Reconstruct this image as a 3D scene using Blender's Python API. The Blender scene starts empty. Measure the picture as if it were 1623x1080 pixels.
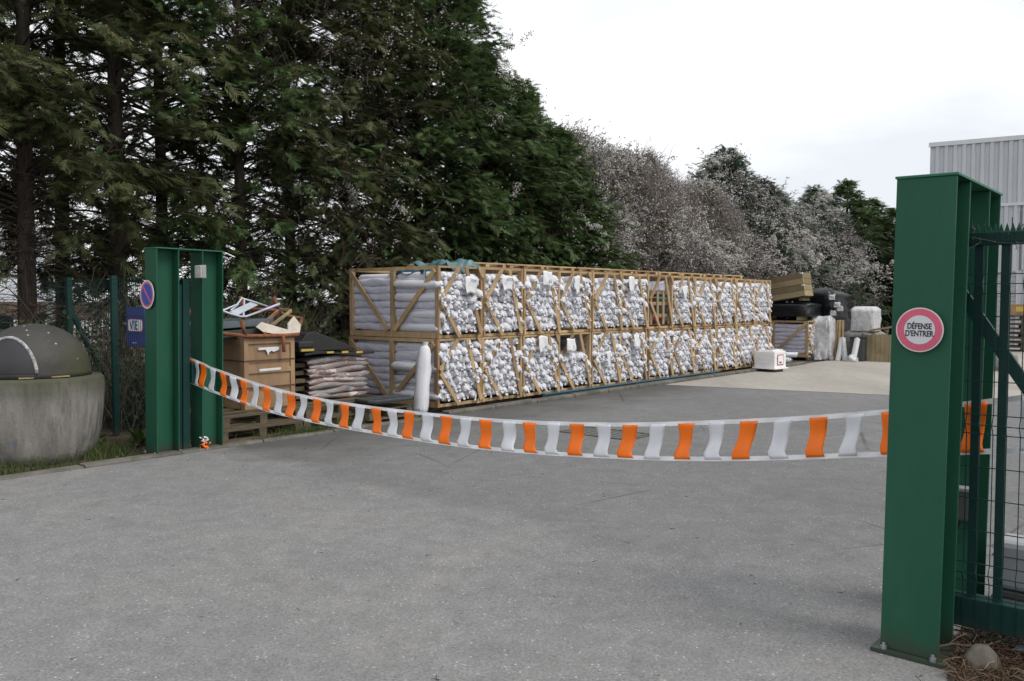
import bpy, math, random
import numpy as np
from mathutils import Vector, Matrix

rnd = random.Random(7)
nr = np.random.default_rng(11)
S = bpy.context.scene
COL = S.collection
PI = math.pi

# ------------------------------------------------------------------ camera
F_PX, EYE, Y_HOR = 1350.0, 1.62, 478.0
TH = math.atan((540 - Y_HOR) / F_PX)
cam_d = bpy.data.cameras.new("camera")
cam = bpy.data.objects.new("camera", cam_d)
COL.objects.link(cam)
cam.location = (0, 0, EYE)
cam.rotation_euler = (PI / 2 - TH, 0, 0)
cam_d.sensor_width = 36.0
cam_d.lens = 36.0 * F_PX / 1623.0
cam_d.clip_start = 0.05
cam_d.clip_end = 3000
S.camera = cam

# ------------------------------------------------------------------ sky, sun, exposure
SUN_EL = math.radians(52)
SUN_AZ = math.atan2(0.86, -0.5)          # from +Y towards +X
sun_dir = Vector((math.sin(SUN_AZ) * math.cos(SUN_EL), math.cos(SUN_AZ) * math.cos(SUN_EL), math.sin(SUN_EL)))
W = bpy.data.worlds.new("World")
S.world = W
W.use_nodes = True
wn, wl = W.node_tree.nodes, W.node_tree.links
wn.clear()
w_out = wn.new('ShaderNodeOutputWorld')
w_bg = wn.new('ShaderNodeBackground')
w_sky = wn.new('ShaderNodeTexSky')
w_sky.sky_type = 'NISHITA'
w_sky.sun_disc = False
w_sky.sun_elevation = SUN_EL
w_sky.sun_rotation = SUN_AZ
w_sky.air_density = 1.0
w_tc = wn.new('ShaderNodeTexCoord')
w_map = wn.new('ShaderNodeMapping')
w_map.inputs['Scale'].default_value = (1.0, 1.0, 3.2)
w_map.inputs['Location'].default_value = (0.35, 0.1, 0.55)
w_no = wn.new('ShaderNodeTexNoise')
w_no.inputs['Scale'].default_value = 2.1
w_no.inputs['Detail'].default_value = 6
w_no.inputs['Roughness'].default_value = 0.5
w_ra = wn.new('ShaderNodeValToRGB')
w_ra.color_ramp.elements[0].position = 0.40
w_ra.color_ramp.elements[0].color = (7.1, 7.4, 7.8, 1)
w_ra.color_ramp.elements[1].position = 0.64
w_ra.color_ramp.elements[1].color = (10.4, 10.5, 10.6, 1)
w_mx = wn.new('ShaderNodeMixRGB')
w_mx.inputs['Fac'].default_value = 0.93
wl.new(w_tc.outputs['Generated'], w_map.inputs['Vector'])
wl.new(w_map.outputs['Vector'], w_no.inputs['Vector'])
wl.new(w_no.outputs['Fac'], w_ra.inputs['Fac'])
wl.new(w_sky.outputs['Color'], w_mx.inputs[1])
wl.new(w_ra.outputs['Color'], w_mx.inputs[2])
wl.new(w_mx.outputs['Color'], w_bg.inputs['Color'])
w_bg.inputs['Strength'].default_value = 0.09
wl.new(w_bg.outputs['Background'], w_out.inputs['Surface'])

sun_d = bpy.data.lights.new("sun", 'SUN')
sun_d.energy = 1.5
sun_d.angle = math.radians(24)
sun_d.color = (1.0, 0.95, 0.88)
sun = bpy.data.objects.new("sun", sun_d)
COL.objects.link(sun)
sun.rotation_euler = sun_dir.to_track_quat('Z', 'Y').to_euler()
sun.location = (0, 0, 30)

S.view_settings.view_transform = 'Standard'
S.view_settings.look = 'None'
S.view_settings.gamma = 1.0
S.view_settings.exposure = 0.48
S.view_settings.use_curve_mapping = False
S.cycles.max_bounces = 5
S.cycles.diffuse_bounces = 3
S.cycles.glossy_bounces = 2
S.cycles.transmission_bounces = 2
S.cycles.transparent_max_bounces = 4

# ------------------------------------------------------------------ frame of the yard: u runs along the crate row, v across it
C0 = np.array([-0.8905, 12.0044])
ANG = math.radians(49.364)
U2 = np.array([math.cos(ANG), math.sin(ANG)])
V2 = np.array([-U2[1], U2[0]])

def xyz(u, v, z=0.0):
    p = C0 + u * U2 + v * V2
    return Vector((p[0], p[1], z))

def ray(px, py):
    x = (px - 811.5) / F_PX; y = -(py - 540) / F_PX
    return np.array([x, math.cos(TH) + y * math.sin(TH), -math.sin(TH) + y * math.cos(TH)])

def uv_of(p):
    r = np.array(p[:2]) - C0
    return float(r @ U2), float(r @ V2)

def on_ground(px, py, z=0.0):
    d = ray(px, py); p = d * ((z - EYE) / d[2]); return uv_of(p)

def on_v(px, py, v):
    d = ray(px, py); t = (v + C0 @ V2) / (d[:2] @ V2); p = d * t
    return uv_of(p)[0], float(p[2] + EYE)

def on_u(px, py, u):
    d = ray(px, py); t = (u + C0 @ U2) / (d[:2] @ U2); p = d * t
    return uv_of(p)[1], float(p[2] + EYE)

# ------------------------------------------------------------------ mesh helpers
class MB:
    def __init__(self): self.v = []; self.f = []
    def add(self, vs, fs):
        b = len(self.v); self.v += [tuple(p) for p in vs]; self.f += [tuple(i + b for i in q) for q in fs]; return self
    def box(self, x0, x1, y0, y1, z0, z1):
        vs = [(x, y, z) for z in (z0, z1) for y in (y0, y1) for x in (x0, x1)]
        return self.add(vs, [(0, 2, 3, 1), (4, 5, 7, 6), (0, 1, 5, 4), (2, 6, 7, 3), (0, 4, 6, 2), (1, 3, 7, 5)])
    def beam(self, p0, p1, w, h, up=(0, 0, 1), jit=0):
        p0 = Vector(p0); p1 = Vector(p1); d = (p1 - p0).normalized(); up = Vector(up)
        s = d.cross(up)
        if s.length < 1e-4: s = d.cross(Vector((1, 0, 0)))
        s.normalize(); t = s.cross(d).normalized()
        vs = []
        for p in (p0, p1):
            for a, b in ((-1, -1), (1, -1), (1, 1), (-1, 1)):
                vs.append(p + s * (a * w / 2) + t * (b * h / 2))
        return self.add(vs, [(0, 1, 2, 3), (7, 6, 5, 4), (0, 4, 5, 1), (1, 5, 6, 2), (2, 6, 7, 3), (3, 7, 4, 0)])
    def tube(self, pts, r, n=8, cap=True):
        pts = [Vector(p) for p in pts]; rs = r if isinstance(r, (list, tuple)) else [r] * len(pts)
        vs = []; fs = []
        t0 = (pts[1] - pts[0]).normalized()
        a = t0.orthogonal().normalized()
        for i, p in enumerate(pts):
            t = ((pts[min(i + 1, len(pts) - 1)] - pts[max(i - 1, 0)])).normalized()
            a = (a - t * a.dot(t))
            if a.length < 1e-5: a = t.orthogonal()
            a.normalize(); b = t.cross(a)
            for k in range(n):
                q = 2 * PI * k / n
                vs.append(p + (a * math.cos(q) + b * math.sin(q)) * rs[i])
        for i in range(len(pts) - 1):
            for k in range(n):
                k2 = (k + 1) % n
                fs.append((i * n + k, i * n + k2, (i + 1) * n + k2, (i + 1) * n + k))
        if cap:
            fs.append(tuple(reversed(range(n)))); m = (len(pts) - 1) * n; fs.append(tuple(m + k for k in range(n)))
        return self.add(vs, fs)
    def lathe(self, prof, n=32, cap=True):
        vs = []; fs = []
        for (r, z) in prof:
            for k in range(n):
                q = 2 * PI * k / n; vs.append((r * math.cos(q), r * math.sin(q), z))
        for i in range(len(prof) - 1):
            for k in range(n):
                k2 = (k + 1) % n; fs.append((i * n + k, i * n + k2, (i + 1) * n + k2, (i + 1) * n + k))
        if cap:
            fs.append(tuple(reversed(range(n)))); m = (len(prof) - 1) * n; fs.append(tuple(m + k for k in range(n)))
        return self.add(vs, fs)
    def prism(self, poly, t0, t1, M=lambda a, b, t: (a, b, t)):
        n = len(poly); vs = [M(a, b, t0) for a, b in poly] + [M(a, b, t1) for a, b in poly]
        fs = [tuple(reversed(range(n))), tuple(range(n, 2 * n))] + [(i, (i + 1) % n, n + (i + 1) % n, n + i) for i in range(n)]
        return self.add(vs, fs)
    def ring(self, r0, r1, z0, z1, n=48, a0=0.0, a1=2 * PI):
        full = abs(a1 - a0 - 2 * PI) < 1e-6; m = n if full else n + 1
        vs = []; fs = []
        for k in range(m):
            q = a0 + (a1 - a0) * k / n; c, s = math.cos(q), math.sin(q)
            vs += [(r0 * c, r0 * s, z0), (r1 * c, r1 * s, z0), (r1 * c, r1 * s, z1), (r0 * c, r0 * s, z1)]
        for k in range(n):
            i = 4 * k; j = 4 * ((k + 1) % m)
            fs += [(i, j, j + 1, i + 1), (i + 1, j + 1, j + 2, i + 2), (i + 2, j + 2, j + 3, i + 3), (i + 3, j + 3, j, i)]
        return self.add(vs, fs)
    def grid(self, fn, nx, ny):
        vs = [fn(i / nx, j / ny) for j in range(ny + 1) for i in range(nx + 1)]
        fs = [(j * (nx + 1) + i, j * (nx + 1) + i + 1, (j + 1) * (nx + 1) + i + 1, (j + 1) * (nx + 1) + i) for j in range(ny) for i in range(nx)]
        return self.add(vs, fs)
    def mesh(self, name, mat, smooth=False):
        me = bpy.data.meshes.new(name); me.from_pydata(self.v, [], self.f)
        if mat: me.materials.append(mat)
        if smooth: me.polygons.foreach_set('use_smooth', [True] * len(me.polygons))
        me.update()
        return me

def np_mesh(name, V, T, mat, smooth=False):
    me = bpy.data.meshes.new(name)
    V = np.ascontiguousarray(V, np.float32); T = np.ascontiguousarray(T, np.int32); k = T.shape[1]
    me.vertices.add(len(V)); me.vertices.foreach_set('co', V.ravel())
    me.loops.add(T.size); me.loops.foreach_set('vertex_index', T.ravel())
    me.polygons.add(len(T)); me.polygons.foreach_set('loop_start', np.arange(0, T.size, k, dtype=np.int32))
    me.polygons.foreach_set('loop_total', np.full(len(T), k, np.int32))
    if smooth: me.polygons.foreach_set('use_smooth', np.ones(len(T), bool))
    me.materials.append(mat); me.update(calc_edges=True); me.validate()
    return me

def tag(o, label=None, cat=None, group=None, kind=None):
    if label: o['label'] = label
    if cat: o['category'] = cat
    if group: o['group'] = group
    if kind: o['kind'] = kind
    return o

def obj(name, mb, mat, parent=None, smooth=False, bevel=0):
    me = mb if isinstance(mb, bpy.types.Mesh) else mb.mesh(name, mat, smooth)
    o = bpy.data.objects.new(name, me); COL.objects.link(o)
    if parent: o.parent = parent
    if bevel:
        b = o.modifiers.new('bevel', 'BEVEL'); b.width = bevel; b.segments = 2; b.limit_method = 'ANGLE'
    return o

def place(o, u, v, z=0.0, rot=0.0):
    o.location = xyz(u, v, z); o.rotation_euler = (0, 0, ANG + rot); return o

def thing(name, label, cat, u=None, v=0, z=0.0, rot=0.0, group=None):
    o = bpy.data.objects.new(name, None); COL.objects.link(o); o.empty_display_size = 0.1
    if u is not None: place(o, u, v, z, rot)
    return tag(o, label, cat, group)

def copy_tree(o, parent=None):
    c = o.copy(); COL.objects.link(c); c.parent = parent
    for ch in list(o.children): copy_tree(ch, c)
    return c

def kids(o):
    return list(o.children)

def text_mesh(body, size, mat, xs=1.0, bold=0.0):
    cu = bpy.data.curves.new('t', 'FONT'); cu.body = body; cu.size = size
    cu.align_x = 'CENTER'; cu.align_y = 'CENTER'; cu.offset = bold; cu.extrude = 0.0006
    o = bpy.data.objects.new('t', cu); COL.objects.link(o)
    dg = bpy.context.evaluated_depsgraph_get()
    me = bpy.data.meshes.new_from_object(o.evaluated_get(dg))
    bpy.data.objects.remove(o)
    me.transform(Matrix.Diagonal((xs, 1, 1, 1)))
    me.materials.clear(); me.materials.append(mat)
    return me

ORD = ['first', 'second', 'third', 'fourth', 'fifth', 'sixth', 'seventh', 'eighth', 'ninth', 'tenth', 'eleventh', 'twelfth',
       'thirteenth', 'fourteenth', 'fifteenth', 'sixteenth', 'seventeenth', 'eighteenth', 'nineteenth', 'twentieth',
       'twenty-first', 'twenty-second', 'twenty-third', 'twenty-fourth', 'twenty-fifth', 'twenty-sixth']

# ------------------------------------------------------------------ materials
class NT:
    def __init__(self, name):
        self.m = bpy.data.materials.new(name); self.m.use_nodes = True
        self.n = self.m.node_tree.nodes; self.l = self.m.node_tree.links
        self.p = self.n['Principled BSDF']
        self.tc = self.n.new('ShaderNodeTexCoord')
    def noise(self, scale, detail=4, rough=.55, coord='Object', stretch=None, dist=0):
        n = self.n.new('ShaderNodeTexNoise'); n.inputs['Scale'].default_value = scale
        n.inputs['Detail'].default_value = detail; n.inputs['Roughness'].default_value = rough
        n.inputs['Distortion'].default_value = dist
        self._vec(n, coord, stretch); return n.outputs['Fac']
    def _vec(self, n, coord, stretch):
        o = self.tc.outputs[coord]
        if stretch:
            mp = self.n.new('ShaderNodeMapping')
            mp.inputs['Scale'].default_value = stretch[:3]
            if len(stretch) > 3: mp.inputs['Rotation'].default_value = (0, 0, stretch[3])
            self.l.new(o, mp.inputs['Vector']); o = mp.outputs['Vector']
        self.l.new(o, n.inputs['Vector'])
    def voro(self, scale, out='Color', feature='F1', coord='Object', stretch=None):
        n = self.n.new('ShaderNodeTexVoronoi'); n.feature = feature; n.inputs['Scale'].default_value = scale
        self._vec(n, coord, stretch); return n.outputs[out]
    def ramp(self, fac, *stops):
        r = self.n.new('ShaderNodeValToRGB'); e = r.color_ramp.elements
        while len(e) < len(stops): e.new(0.5)
        for k, (p, c) in enumerate(stops):
            e[k].position = p
            c = (c, c, c) if isinstance(c, (int, float)) else c
            e[k].color = (*c, 1)
        self.l.new(fac, r.inputs['Fac']); return r.outputs['Color']
    def mix(self, fac, a, b, mode='MIX'):
        m = self.n.new('ShaderNodeMixRGB'); m.blend_type = mode
        for i, x in ((0, fac), (1, a), (2, b)):
            if isinstance(x, (int, float)): m.inputs[i].default_value = x if i == 0 else (x, x, x, 1)
            elif isinstance(x, tuple): m.inputs[i].default_value = (*x, 1)
            else: self.l.new(x, m.inputs[i])
        return m.outputs['Color']
    def math(self, op, a, b=0.0):
        m = self.n.new('ShaderNodeMath'); m.operation = op
        for i, x in ((0, a), (1, b)):
            if isinstance(x, (int, float)): m.inputs[i].default_value = x
            else: self.l.new(x, m.inputs[i])
        return m.outputs[0]
    def z(self, coord='Object', axis='Z'):
        s = self.n.new('ShaderNodeSeparateXYZ'); self.l.new(self.tc.outputs[coord], s.inputs[0]); return s.outputs[axis]
    def island(self):
        g = self.n.new('ShaderNodeNewGeometry'); return g.outputs['Random Per Island']
    def objrand(self):
        g = self.n.new('ShaderNodeObjectInfo'); return g.outputs['Random']
    def bump(self, h, strength=.3, dist=.01):
        b = self.n.new('ShaderNodeBump'); b.inputs['Strength'].default_value = strength; b.inputs['Distance'].default_value = dist
        self.l.new(h, b.inputs['Height']); self.l.new(b.outputs['Normal'], self.p.inputs['Normal'])
    def done(self, col=None, rough=.7, metal=0.0, spec=None, roughs=None):
        if col is not None:
            if isinstance(col, tuple): self.p.inputs['Base Color'].default_value = (*col, 1)
            else: self.l.new(col, self.p.inputs['Base Color'])
        self.p.inputs['Roughness'].default_value = rough
        if roughs is not None: self.l.new(roughs, self.p.inputs['Roughness'])
        self.p.inputs['Metallic'].default_value = metal
        if spec is not None: self.p.inputs['Specular IOR Level'].default_value = spec
        return self.m

def mat_asphalt(name):
    t = NT(name)
    big = t.noise(.22, 4, .6); mid = t.noise(1.3, 5, .65, dist=.6)
    fine = t.noise(70, 3, .7); st = t.voro(95, 'Color')
    streak = t.noise(.55, 4, .6, stretch=(1.0, .22, 1, .55))
    # older, darker surfacing inside the gate: boundary runs across the drive
    mp = t.n.new('ShaderNodeVectorMath'); mp.operation = 'DOT_PRODUCT'
    t.l.new(t.tc.outputs['Object'], mp.inputs[0]); mp.inputs[1].default_value = (U2[0], U2[1], 0)
    uu = t.math('ADD', mp.outputs['Value'], float(-C0 @ U2) + 3.9)
    uu = t.math('ADD', uu, t.math('MULTIPLY', t.math('SUBTRACT', t.noise(.5, 4, .55), .5), 2.6))
    inner = t.ramp(uu, (.0, 0), (.42, 1))
    base = t.mix(inner, (.248, .248, .25), (.21, .21, .212)); tint = t.mix(inner, (.28, .272, .257), (.176, .175, .175))
    dk = t.mix(inner, (.21, .21, .212), (.158, .157, .156))
    c = t.mix(t.ramp(big, (.35, 0), (.65, 1)), dk, base)
    c = t.mix(t.ramp(mid, (.38, 0), (.7, .55)), c, tint)
    c = t.mix(t.ramp(streak, (.42, .3), (.56, 0)), c, dk)
    stn = t.mix(1.0, c, t.ramp(st, (.0, .62), (.55, 1.0), (.88, 1.08), (.96, 1.6)), 'MULTIPLY')
    c = t.mix(.85, c, stn)
    c = t.mix(t.ramp(fine, (.3, .55), (.62, 0)), c, (.1, .1, .098))
    gr = t.voro(38, 'Distance'); gc = t.voro(38, 'Color')
    c = t.mix(t.math('MULTIPLY', t.ramp(gr, (.16, 1), (.26, 0)), t.ramp(gc, (.74, 0), (.8, .8))), c, (.5, .49, .47))
    c = t.mix(t.math('MULTIPLY', t.ramp(gr, (.16, 1), (.26, 0)), t.ramp(gc, (.2, .6), (.27, 0))), c, (.06, .06, .058))
    c = t.mix(1.0, c, t.ramp(t.noise(5, 5, .7, dist=.4), (.3, .84), (.7, 1.12)), 'MULTIPLY')
    c = t.mix(t.ramp(t.voro(3.1, 'Distance'), (.02, .6), (.05, 0)), c, (.07, .068, .065))
    # damp dirty patches in the yard and a few fine cracks
    damp = t.math('MULTIPLY', inner, t.ramp(t.noise(.45, 5, .65, dist=1.0), (.54, 0), (.7, .28)))
    mv = t.n.new('ShaderNodeVectorMath'); mv.operation = 'DOT_PRODUCT'
    t.l.new(t.tc.outputs['Object'], mv.inputs[0]); mv.inputs[1].default_value = (V2[0], V2[1], 0)
    vv = t.math('ADD', mv.outputs['Value'], float(-C0 @ V2) + 2.2)
    vv = t.math('MULTIPLY', t.math('ADD', vv, t.math('MULTIPLY', t.math('SUBTRACT', t.noise(.9, 5, .65), .5), 3.2)), .5)
    damp = t.math('MAXIMUM', damp, t.math('MULTIPLY', inner, t.ramp(vv, (.3, 0), (1.0, .8))))
    c = t.mix(damp, c, (.075, .072, .068))
    cn = t.voro(.5, 'Distance', 'DISTANCE_TO_EDGE')
    cr = t.math('MULTIPLY', inner, t.math('MULTIPLY', t.ramp(cn, (.0015, 1), (.006, 0)), t.ramp(t.noise(.4, 3), (.5, 0), (.6, .7))))
    c = t.mix(cr, c, (.03, .03, .028))
    t.bump(t.mix(.5, fine, t.voro(95, 'Distance')), .35, .006)
    return t.done(c, .88, roughs=t.ramp(mid, (.3, .8), (.7, .95)), spec=.3)

M = {}
M['asphalt'] = mat_asphalt('asphalt')
M['asphalt_yard'] = M['asphalt']

t = NT('concrete_slab')
a = t.noise(.5, 5, .6, stretch=(1, .25, 1, ANG)); b = t.noise(6, 5, .65); fz = t.noise(90, 2)
c = t.ramp(a, (.3, (.25, .23, .205)), (.55, (.36, .335, .3)), (.8, (.41, .39, .36)))
c = t.mix(t.ramp(b, (.35, .35), (.6, 0)), c, (.2, .185, .165))
t.bump(fz, .15, .004)
M['concrete'] = t.done(c, .9)

t = NT('soil')
a = t.noise(2.2, 6, .7); b = t.noise(28, 4, .7)
c = t.ramp(a, (.3, (.035, .026, .018)), (.55, (.075, .055, .038)), (.75, (.06, .07, .03)))
c = t.mix(t.ramp(b, (.45, 0), (.7, .7)), c, (.12, .09, .06))
t.bump(b, .8, .03)
M['soil'] = t.done(c, .95)

t = NT('far_ground')
a = t.noise(.15, 5, .6)
M['ground'] = t.done(t.ramp(a, (.3, (.06, .055, .04)), (.6, (.09, .1, .05))), .95)

t = NT('kerb_stone')
a = t.noise(3, 6, .7); b = t.noise(40, 3)
c = t.ramp(a, (.3, (.055, .052, .043)), (.55, (.13, .122, .105)), (.8, (.2, .185, .16)))
c = t.mix(t.ramp(t.noise(5, 4), (.52, 0), (.68, .7)), c, (.06, .075, .03))
t.bump(b, .5, .01)
M['kerb'] = t.done(c, .95)

def mat_paint(name, col, rough=.42):
    t = NT(name)
    a = t.noise(2.5, 5, .65, stretch=(1, 1, .35)); b = t.noise(45, 3, .6); s = t.noise(11, 4, .7, stretch=(1.6, 1.6, .5))
    c = t.mix(t.ramp(a, (.35, 0), (.7, .55)), col, tuple(min(1, x * 1.35 + .012) for x in col))
    c = t.mix(t.ramp(s, (.6, 0), (.78, .32)), c, tuple(x * .6 for x in col))
    spk = t.voro(30, 'Distance')
    c = t.mix(t.ramp(spk, (.018, .8), (.03, 0)), c, (.45, .5, .45))
    # splashed dirt close to the ground
    low = t.math('ADD', t.z(), t.math('MULTIPLY', s, .22))
    c = t.mix(t.ramp(low, (.1, .85), (.24, 0)), c, (.055, .05, .038))
    t.bump(b, .06, .003)
    return t.done(c, rough, roughs=t.ramp(a, (.3, rough - .02), (.7, rough + .18)), spec=.22)
M['green'] = mat_paint('green_paint', (.014, .08, .046))
M['green_edge'] = mat_paint('green_paint_light', (.03, .13, .08), .35)
M['green_dark'] = mat_paint('green_paint_dark', (.004, .032, .028), .4)

t = NT('galvanised'); a = t.noise(20, 4)
M['steel'] = t.done(t.ramp(a, (.3, (.25, .26, .27)), (.7, (.42, .43, .44))), .5, .6)
t = NT('rust'); a = t.noise(14, 6, .7)
M['rust'] = t.done(t.ramp(a, (.25, (.07, .025, .012)), (.5, (.2, .07, .03)), (.75, (.3, .12, .05))), .9)
t = NT('rusty_strap'); a = t.noise(30, 4)
M['strap'] = t.done(t.ramp(a, (.3, (.06, .04, .03)), (.7, (.16, .08, .045))), .7, .3)

def mat_wood(name, dark, light, stain, sx=(18, 18, 1.2)):
    t = NT(name)
    g = t.noise(3.0, 5, .6, stretch=sx, dist=.4); s = t.noise(2.3, 5, .7); k = t.voro(2.2, 'Distance', stretch=(1, 1, .5))
    c = t.ramp(g, (.3, dark), (.7, light))
    c = t.mix(1.0, c, t.ramp(t.objrand(), (0, (.6, .52, .46)), (.3, (.85, .82, .78)), (.7, (1.05, 1.0, .92)), (1, (1.12, 1.08, .9))), 'MULTIPLY')
    c = t.mix(t.ramp(s, (.45, 0), (.75, .65)), c, stain)
    c = t.mix(t.ramp(t.noise(.7, 5, .7), (.48, 0), (.62, .55)), c, tuple(x * .55 for x in dark))
    c = t.mix(t.ramp(k, (.035, .8), (.07, 0)), c, tuple(x * .35 for x in dark))
    t.bump(g, .3, .004)
    return t.done(c, .8, spec=.25)
M['timber'] = mat_wood('crate_timber', (.36, .25, .14), (.56, .425, .27), (.29, .2, .115))
M['timber_z'] = M['timber']
M['pallet'] = mat_wood('pallet_timber', (.075, .062, .043), (.16, .135, .095), (.065, .064, .043), (2, 18, 18))
M['oldwood'] = mat_wood('weathered_timber', (.2, .165, .1), (.4, .34, .23), (.24, .19, .11), (2, 14, 14))
t = NT('plywood')
a = t.noise(2.4, 6, .65, stretch=(1, 1, .35), dist=1.2); b = t.noise(1.7, 4)
c = t.ramp(a, (.3, (.2, .12, .065)), (.55, (.33, .21, .115)), (.8, (.4, .27, .15)))
c = t.mix(t.ramp(b, (.45, 0), (.75, .5)), c, (.15, .1, .065))
M['plywood'] = t.done(c, .7)

t = NT('white_plastic_film')
a = t.noise(26, 5, .65, dist=1.0); b = t.noise(5, 4)
c = t.mix(t.ramp(b, (.4, 0), (.75, .5)), (.69, .695, .73), (.57, .575, .62))
c = t.mix(t.ramp(t.objrand(), (.0, 0), (1, .35)), c, (.62, .62, .67))
c = t.mix(t.ramp(t.noise(9, 4), (.66, 0), (.74, .6)), c, (.4, .38, .36))
t.bump(a, .45, .012)
M['bag'] = t.done(c, .6, spec=.3)
t = NT('white_plastic_film_many')
a = t.noise(26, 5, .65, dist=1.0); b = t.noise(5, 4)
c = t.mix(t.ramp(b, (.4, 0), (.75, .5)), (.69, .695, .73), (.57, .575, .62))
c = t.mix(t.ramp(t.island(), (.0, 0), (1, .45)), c, (.62, .62, .67))
t.bump(a, .45, .012)
M['bag_many'] = t.done(c, .6, spec=.3)
t = NT('bag_sides_shaded')
a = t.noise(6, 5, .65, stretch=(1, 3, 1), dist=.8); b = t.noise(3, 4)
c = t.mix(t.ramp(b, (.4, 0), (.75, .6)), (.56, .55, .64), (.43, .42, .5))  # same white film; shade of the end faces is put into this colour
t.bump(a, .7, .02)
M['bag_side'] = t.done(c, .42)

def mat_plain(name, col, rough=.5, var=.25, scale=8, metal=0, bump=0):
    t = NT(name); a = t.noise(scale, 5, .65)
    c = t.mix(t.ramp(a, (.35, 0), (.7, 1)), col, tuple(x * (1 - var) for x in col))
    if bump: t.bump(a, bump, .01)
    return t.done(c, rough, metal)
M['orange'] = mat_plain('orange_flag', (1.0, .19, .004), .5, .08, 12, bump=.15)
M['white_flag'] = mat_plain('white_flag', (.74, .75, .79), .5, .1, 12, bump=.15)
M['tape'] = mat_plain('white_tape', (.8, .8, .82), .45, .08)
M['sign_white'] = mat_plain('sign_white', (.62, .63, .65), .35, .06, 3)
M['sign_red'] = mat_plain('sign_faded_red', (.66, .11, .19), .35, .2, 5)
M['sign_pinkwhite'] = mat_plain('sign_rim', (.68, .6, .6), .4, .1, 4)
M['sign_blue'] = mat_plain('sign_blue', (.03, .08, .42), .35, .15, 4)
M['print_black'] = mat_plain('print_black', (.015, .015, .017), .5, .1)
M['print_grey'] = mat_plain('print_grey', (.12, .12, .14), .6, .2)
M['panel_blue'] = mat_plain('panel_blue', (.045, .06, .26), .45, .2, 6)
M['white_box'] = mat_plain('white_board', (.8, .8, .8), .5, .06, 3)
M['paper'] = mat_plain('paper', (.72, .72, .74), .6, .12, 14, bump=.3)
M['black_rubber'] = mat_plain('black_rubber', (.022, .022, .024), .65, .35, 10, bump=.3)
M['dark_plastic'] = mat_plain('dark_plastic', (.045, .055, .06), .5, .3, 8)
M['yellow'] = mat_plain('yellow_marking', (.6, .42, .06), .6, .3, 20)
M['grey_plastic'] = mat_plain('grey_plastic', (.3, .31, .32), .45, .12, 5)
M['photo_grey'] = mat_plain('dark_grey_plastic', (.09, .09, .088), .5, .15, 6)
M['alu'] = mat_plain('painted_tube', (.5, .54, .6), .4, .15, 9, metal=.2)
M['lav'] = mat_plain('lavender_tube', (.5, .5, .72), .45, .1, 9)
M['sheet_grey'] = mat_plain('grey_sheet', (.14, .17, .19), .45, .25, 5, metal=.3)
M['board_cream'] = mat_plain('torn_board', (.52, .47, .4), .8, .25, 9)
M['teal'] = mat_plain('teal_tarpaulin', (.075, .17, .19), .42, .4, 3, bump=.5)
M['teal_dark'] = mat_plain('dark_teal_tarpaulin', (.018, .075, .115), .42, .35, 4, bump=.5)
M['blue_beam'] = mat_plain('blue_paint', (.06, .14, .19), .5, .35, 7)
M['black_film'] = mat_plain('black_film', (.012, .013, .015), .32, .4, 7, bump=.9)
M['clear_film'] = mat_plain('cloudy_film', (.6, .6, .61), .35, .4, 9, bump=.9)
M['grey_film'] = mat_plain('grey_bundle', (.26, .25, .24), .5, .45, 11, bump=.8)
M['red'] = mat_plain('red_paint', (.5, .03, .035), .45, .25, 9)
M['lens'] = mat_plain('cloudy_lens', (.62, .6, .52), .3, .15, 25)
M['stone'] = mat_plain('rough_stone', (.13, .115, .095), .95, .45, 14, bump=.9)
M['hull_white'] = mat_plain('pale_wall', (.6, .64, .7), .5, .1, 1)
M['brown_wall'] = mat_plain('brown_wall', (.12, .075, .055), .7, .15, 2)
M['green_strap'] = mat_plain('green_strap', (.05, .3, .16), .5, .1)

t = NT('wrapped_layers')
a = t.noise(2.2, 6, .7, stretch=(1, 1, 4.5), dist=1.5); b = t.noise(4, 5, .7, stretch=(1, 1, 2.5))
c = t.ramp(a, (.3, (.09, .085, .085)), (.45, (.28, .27, .27)), (.53, (.22, .12, .1)), (.6, (.5, .48, .48)), (.78, (.74, .73, .73)))
t.bump(b, .8, .03)
M['wrapped'] = t.done(c, .3)

t = NT('cast_concrete')
a = t.noise(1.6, 6, .7, stretch=(3, 3, .7)); b = t.noise(30, 4, .7); s = t.noise(3.5, 5, .6, stretch=(4, 4, .5))
c = t.ramp(a, (.28, (.08, .076, .068)), (.5, (.18, .17, .155)), (.72, (.29, .275, .25)))
c = t.mix(t.ramp(s, (.52, 0), (.7, .75)), c, (.05, .048, .042))
moss = t.math('ADD', t.z(), t.math('MULTIPLY', s, -.35))
c = t.mix(t.ramp(moss, (.42, 0), (.66, .9)), c, (.05, .055, .028))
c = t.mix(t.ramp(t.noise(4.5, 5, .6, stretch=(1, 1, .8)), (.66, 0), (.72, .5)), c, (.09, .14, .24))
t.bump(b, .5, .01)
M['cast'] = t.done(c, .92)
t = NT('black_dome')
a = t.noise(3, 6, .65); sp = t.voro(13, 'Distance'); sr = t.voro(13, 'Color')
c = t.ramp(a, (.3, (.03, .029, .027)), (.6, (.055, .053, .048)), (.8, (.08, .076, .062)))
c = t.mix(t.math('MULTIPLY', t.ramp(sp, (.1, 1), (.16, 0)), t.ramp(sr, (.6, 0), (.66, 1))), c, (.42, .42, .4))
mo = t.math('ADD', t.z('Object', 'X'), t.math('MULTIPLY', a, .25))
c = t.mix(t.ramp(mo, (.48, 0), (.68, .8)), c, (.055, .06, .02))
t.bump(t.noise(40, 3), .3, .006)
M['dome'] = t.done(c, .75)
M['flap'] = mat_plain('dark_flap', (.028, .028, .032), .6, .3, 5)
t = NT('worn_rim'); a = t.noise(22, 5, .7)
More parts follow.
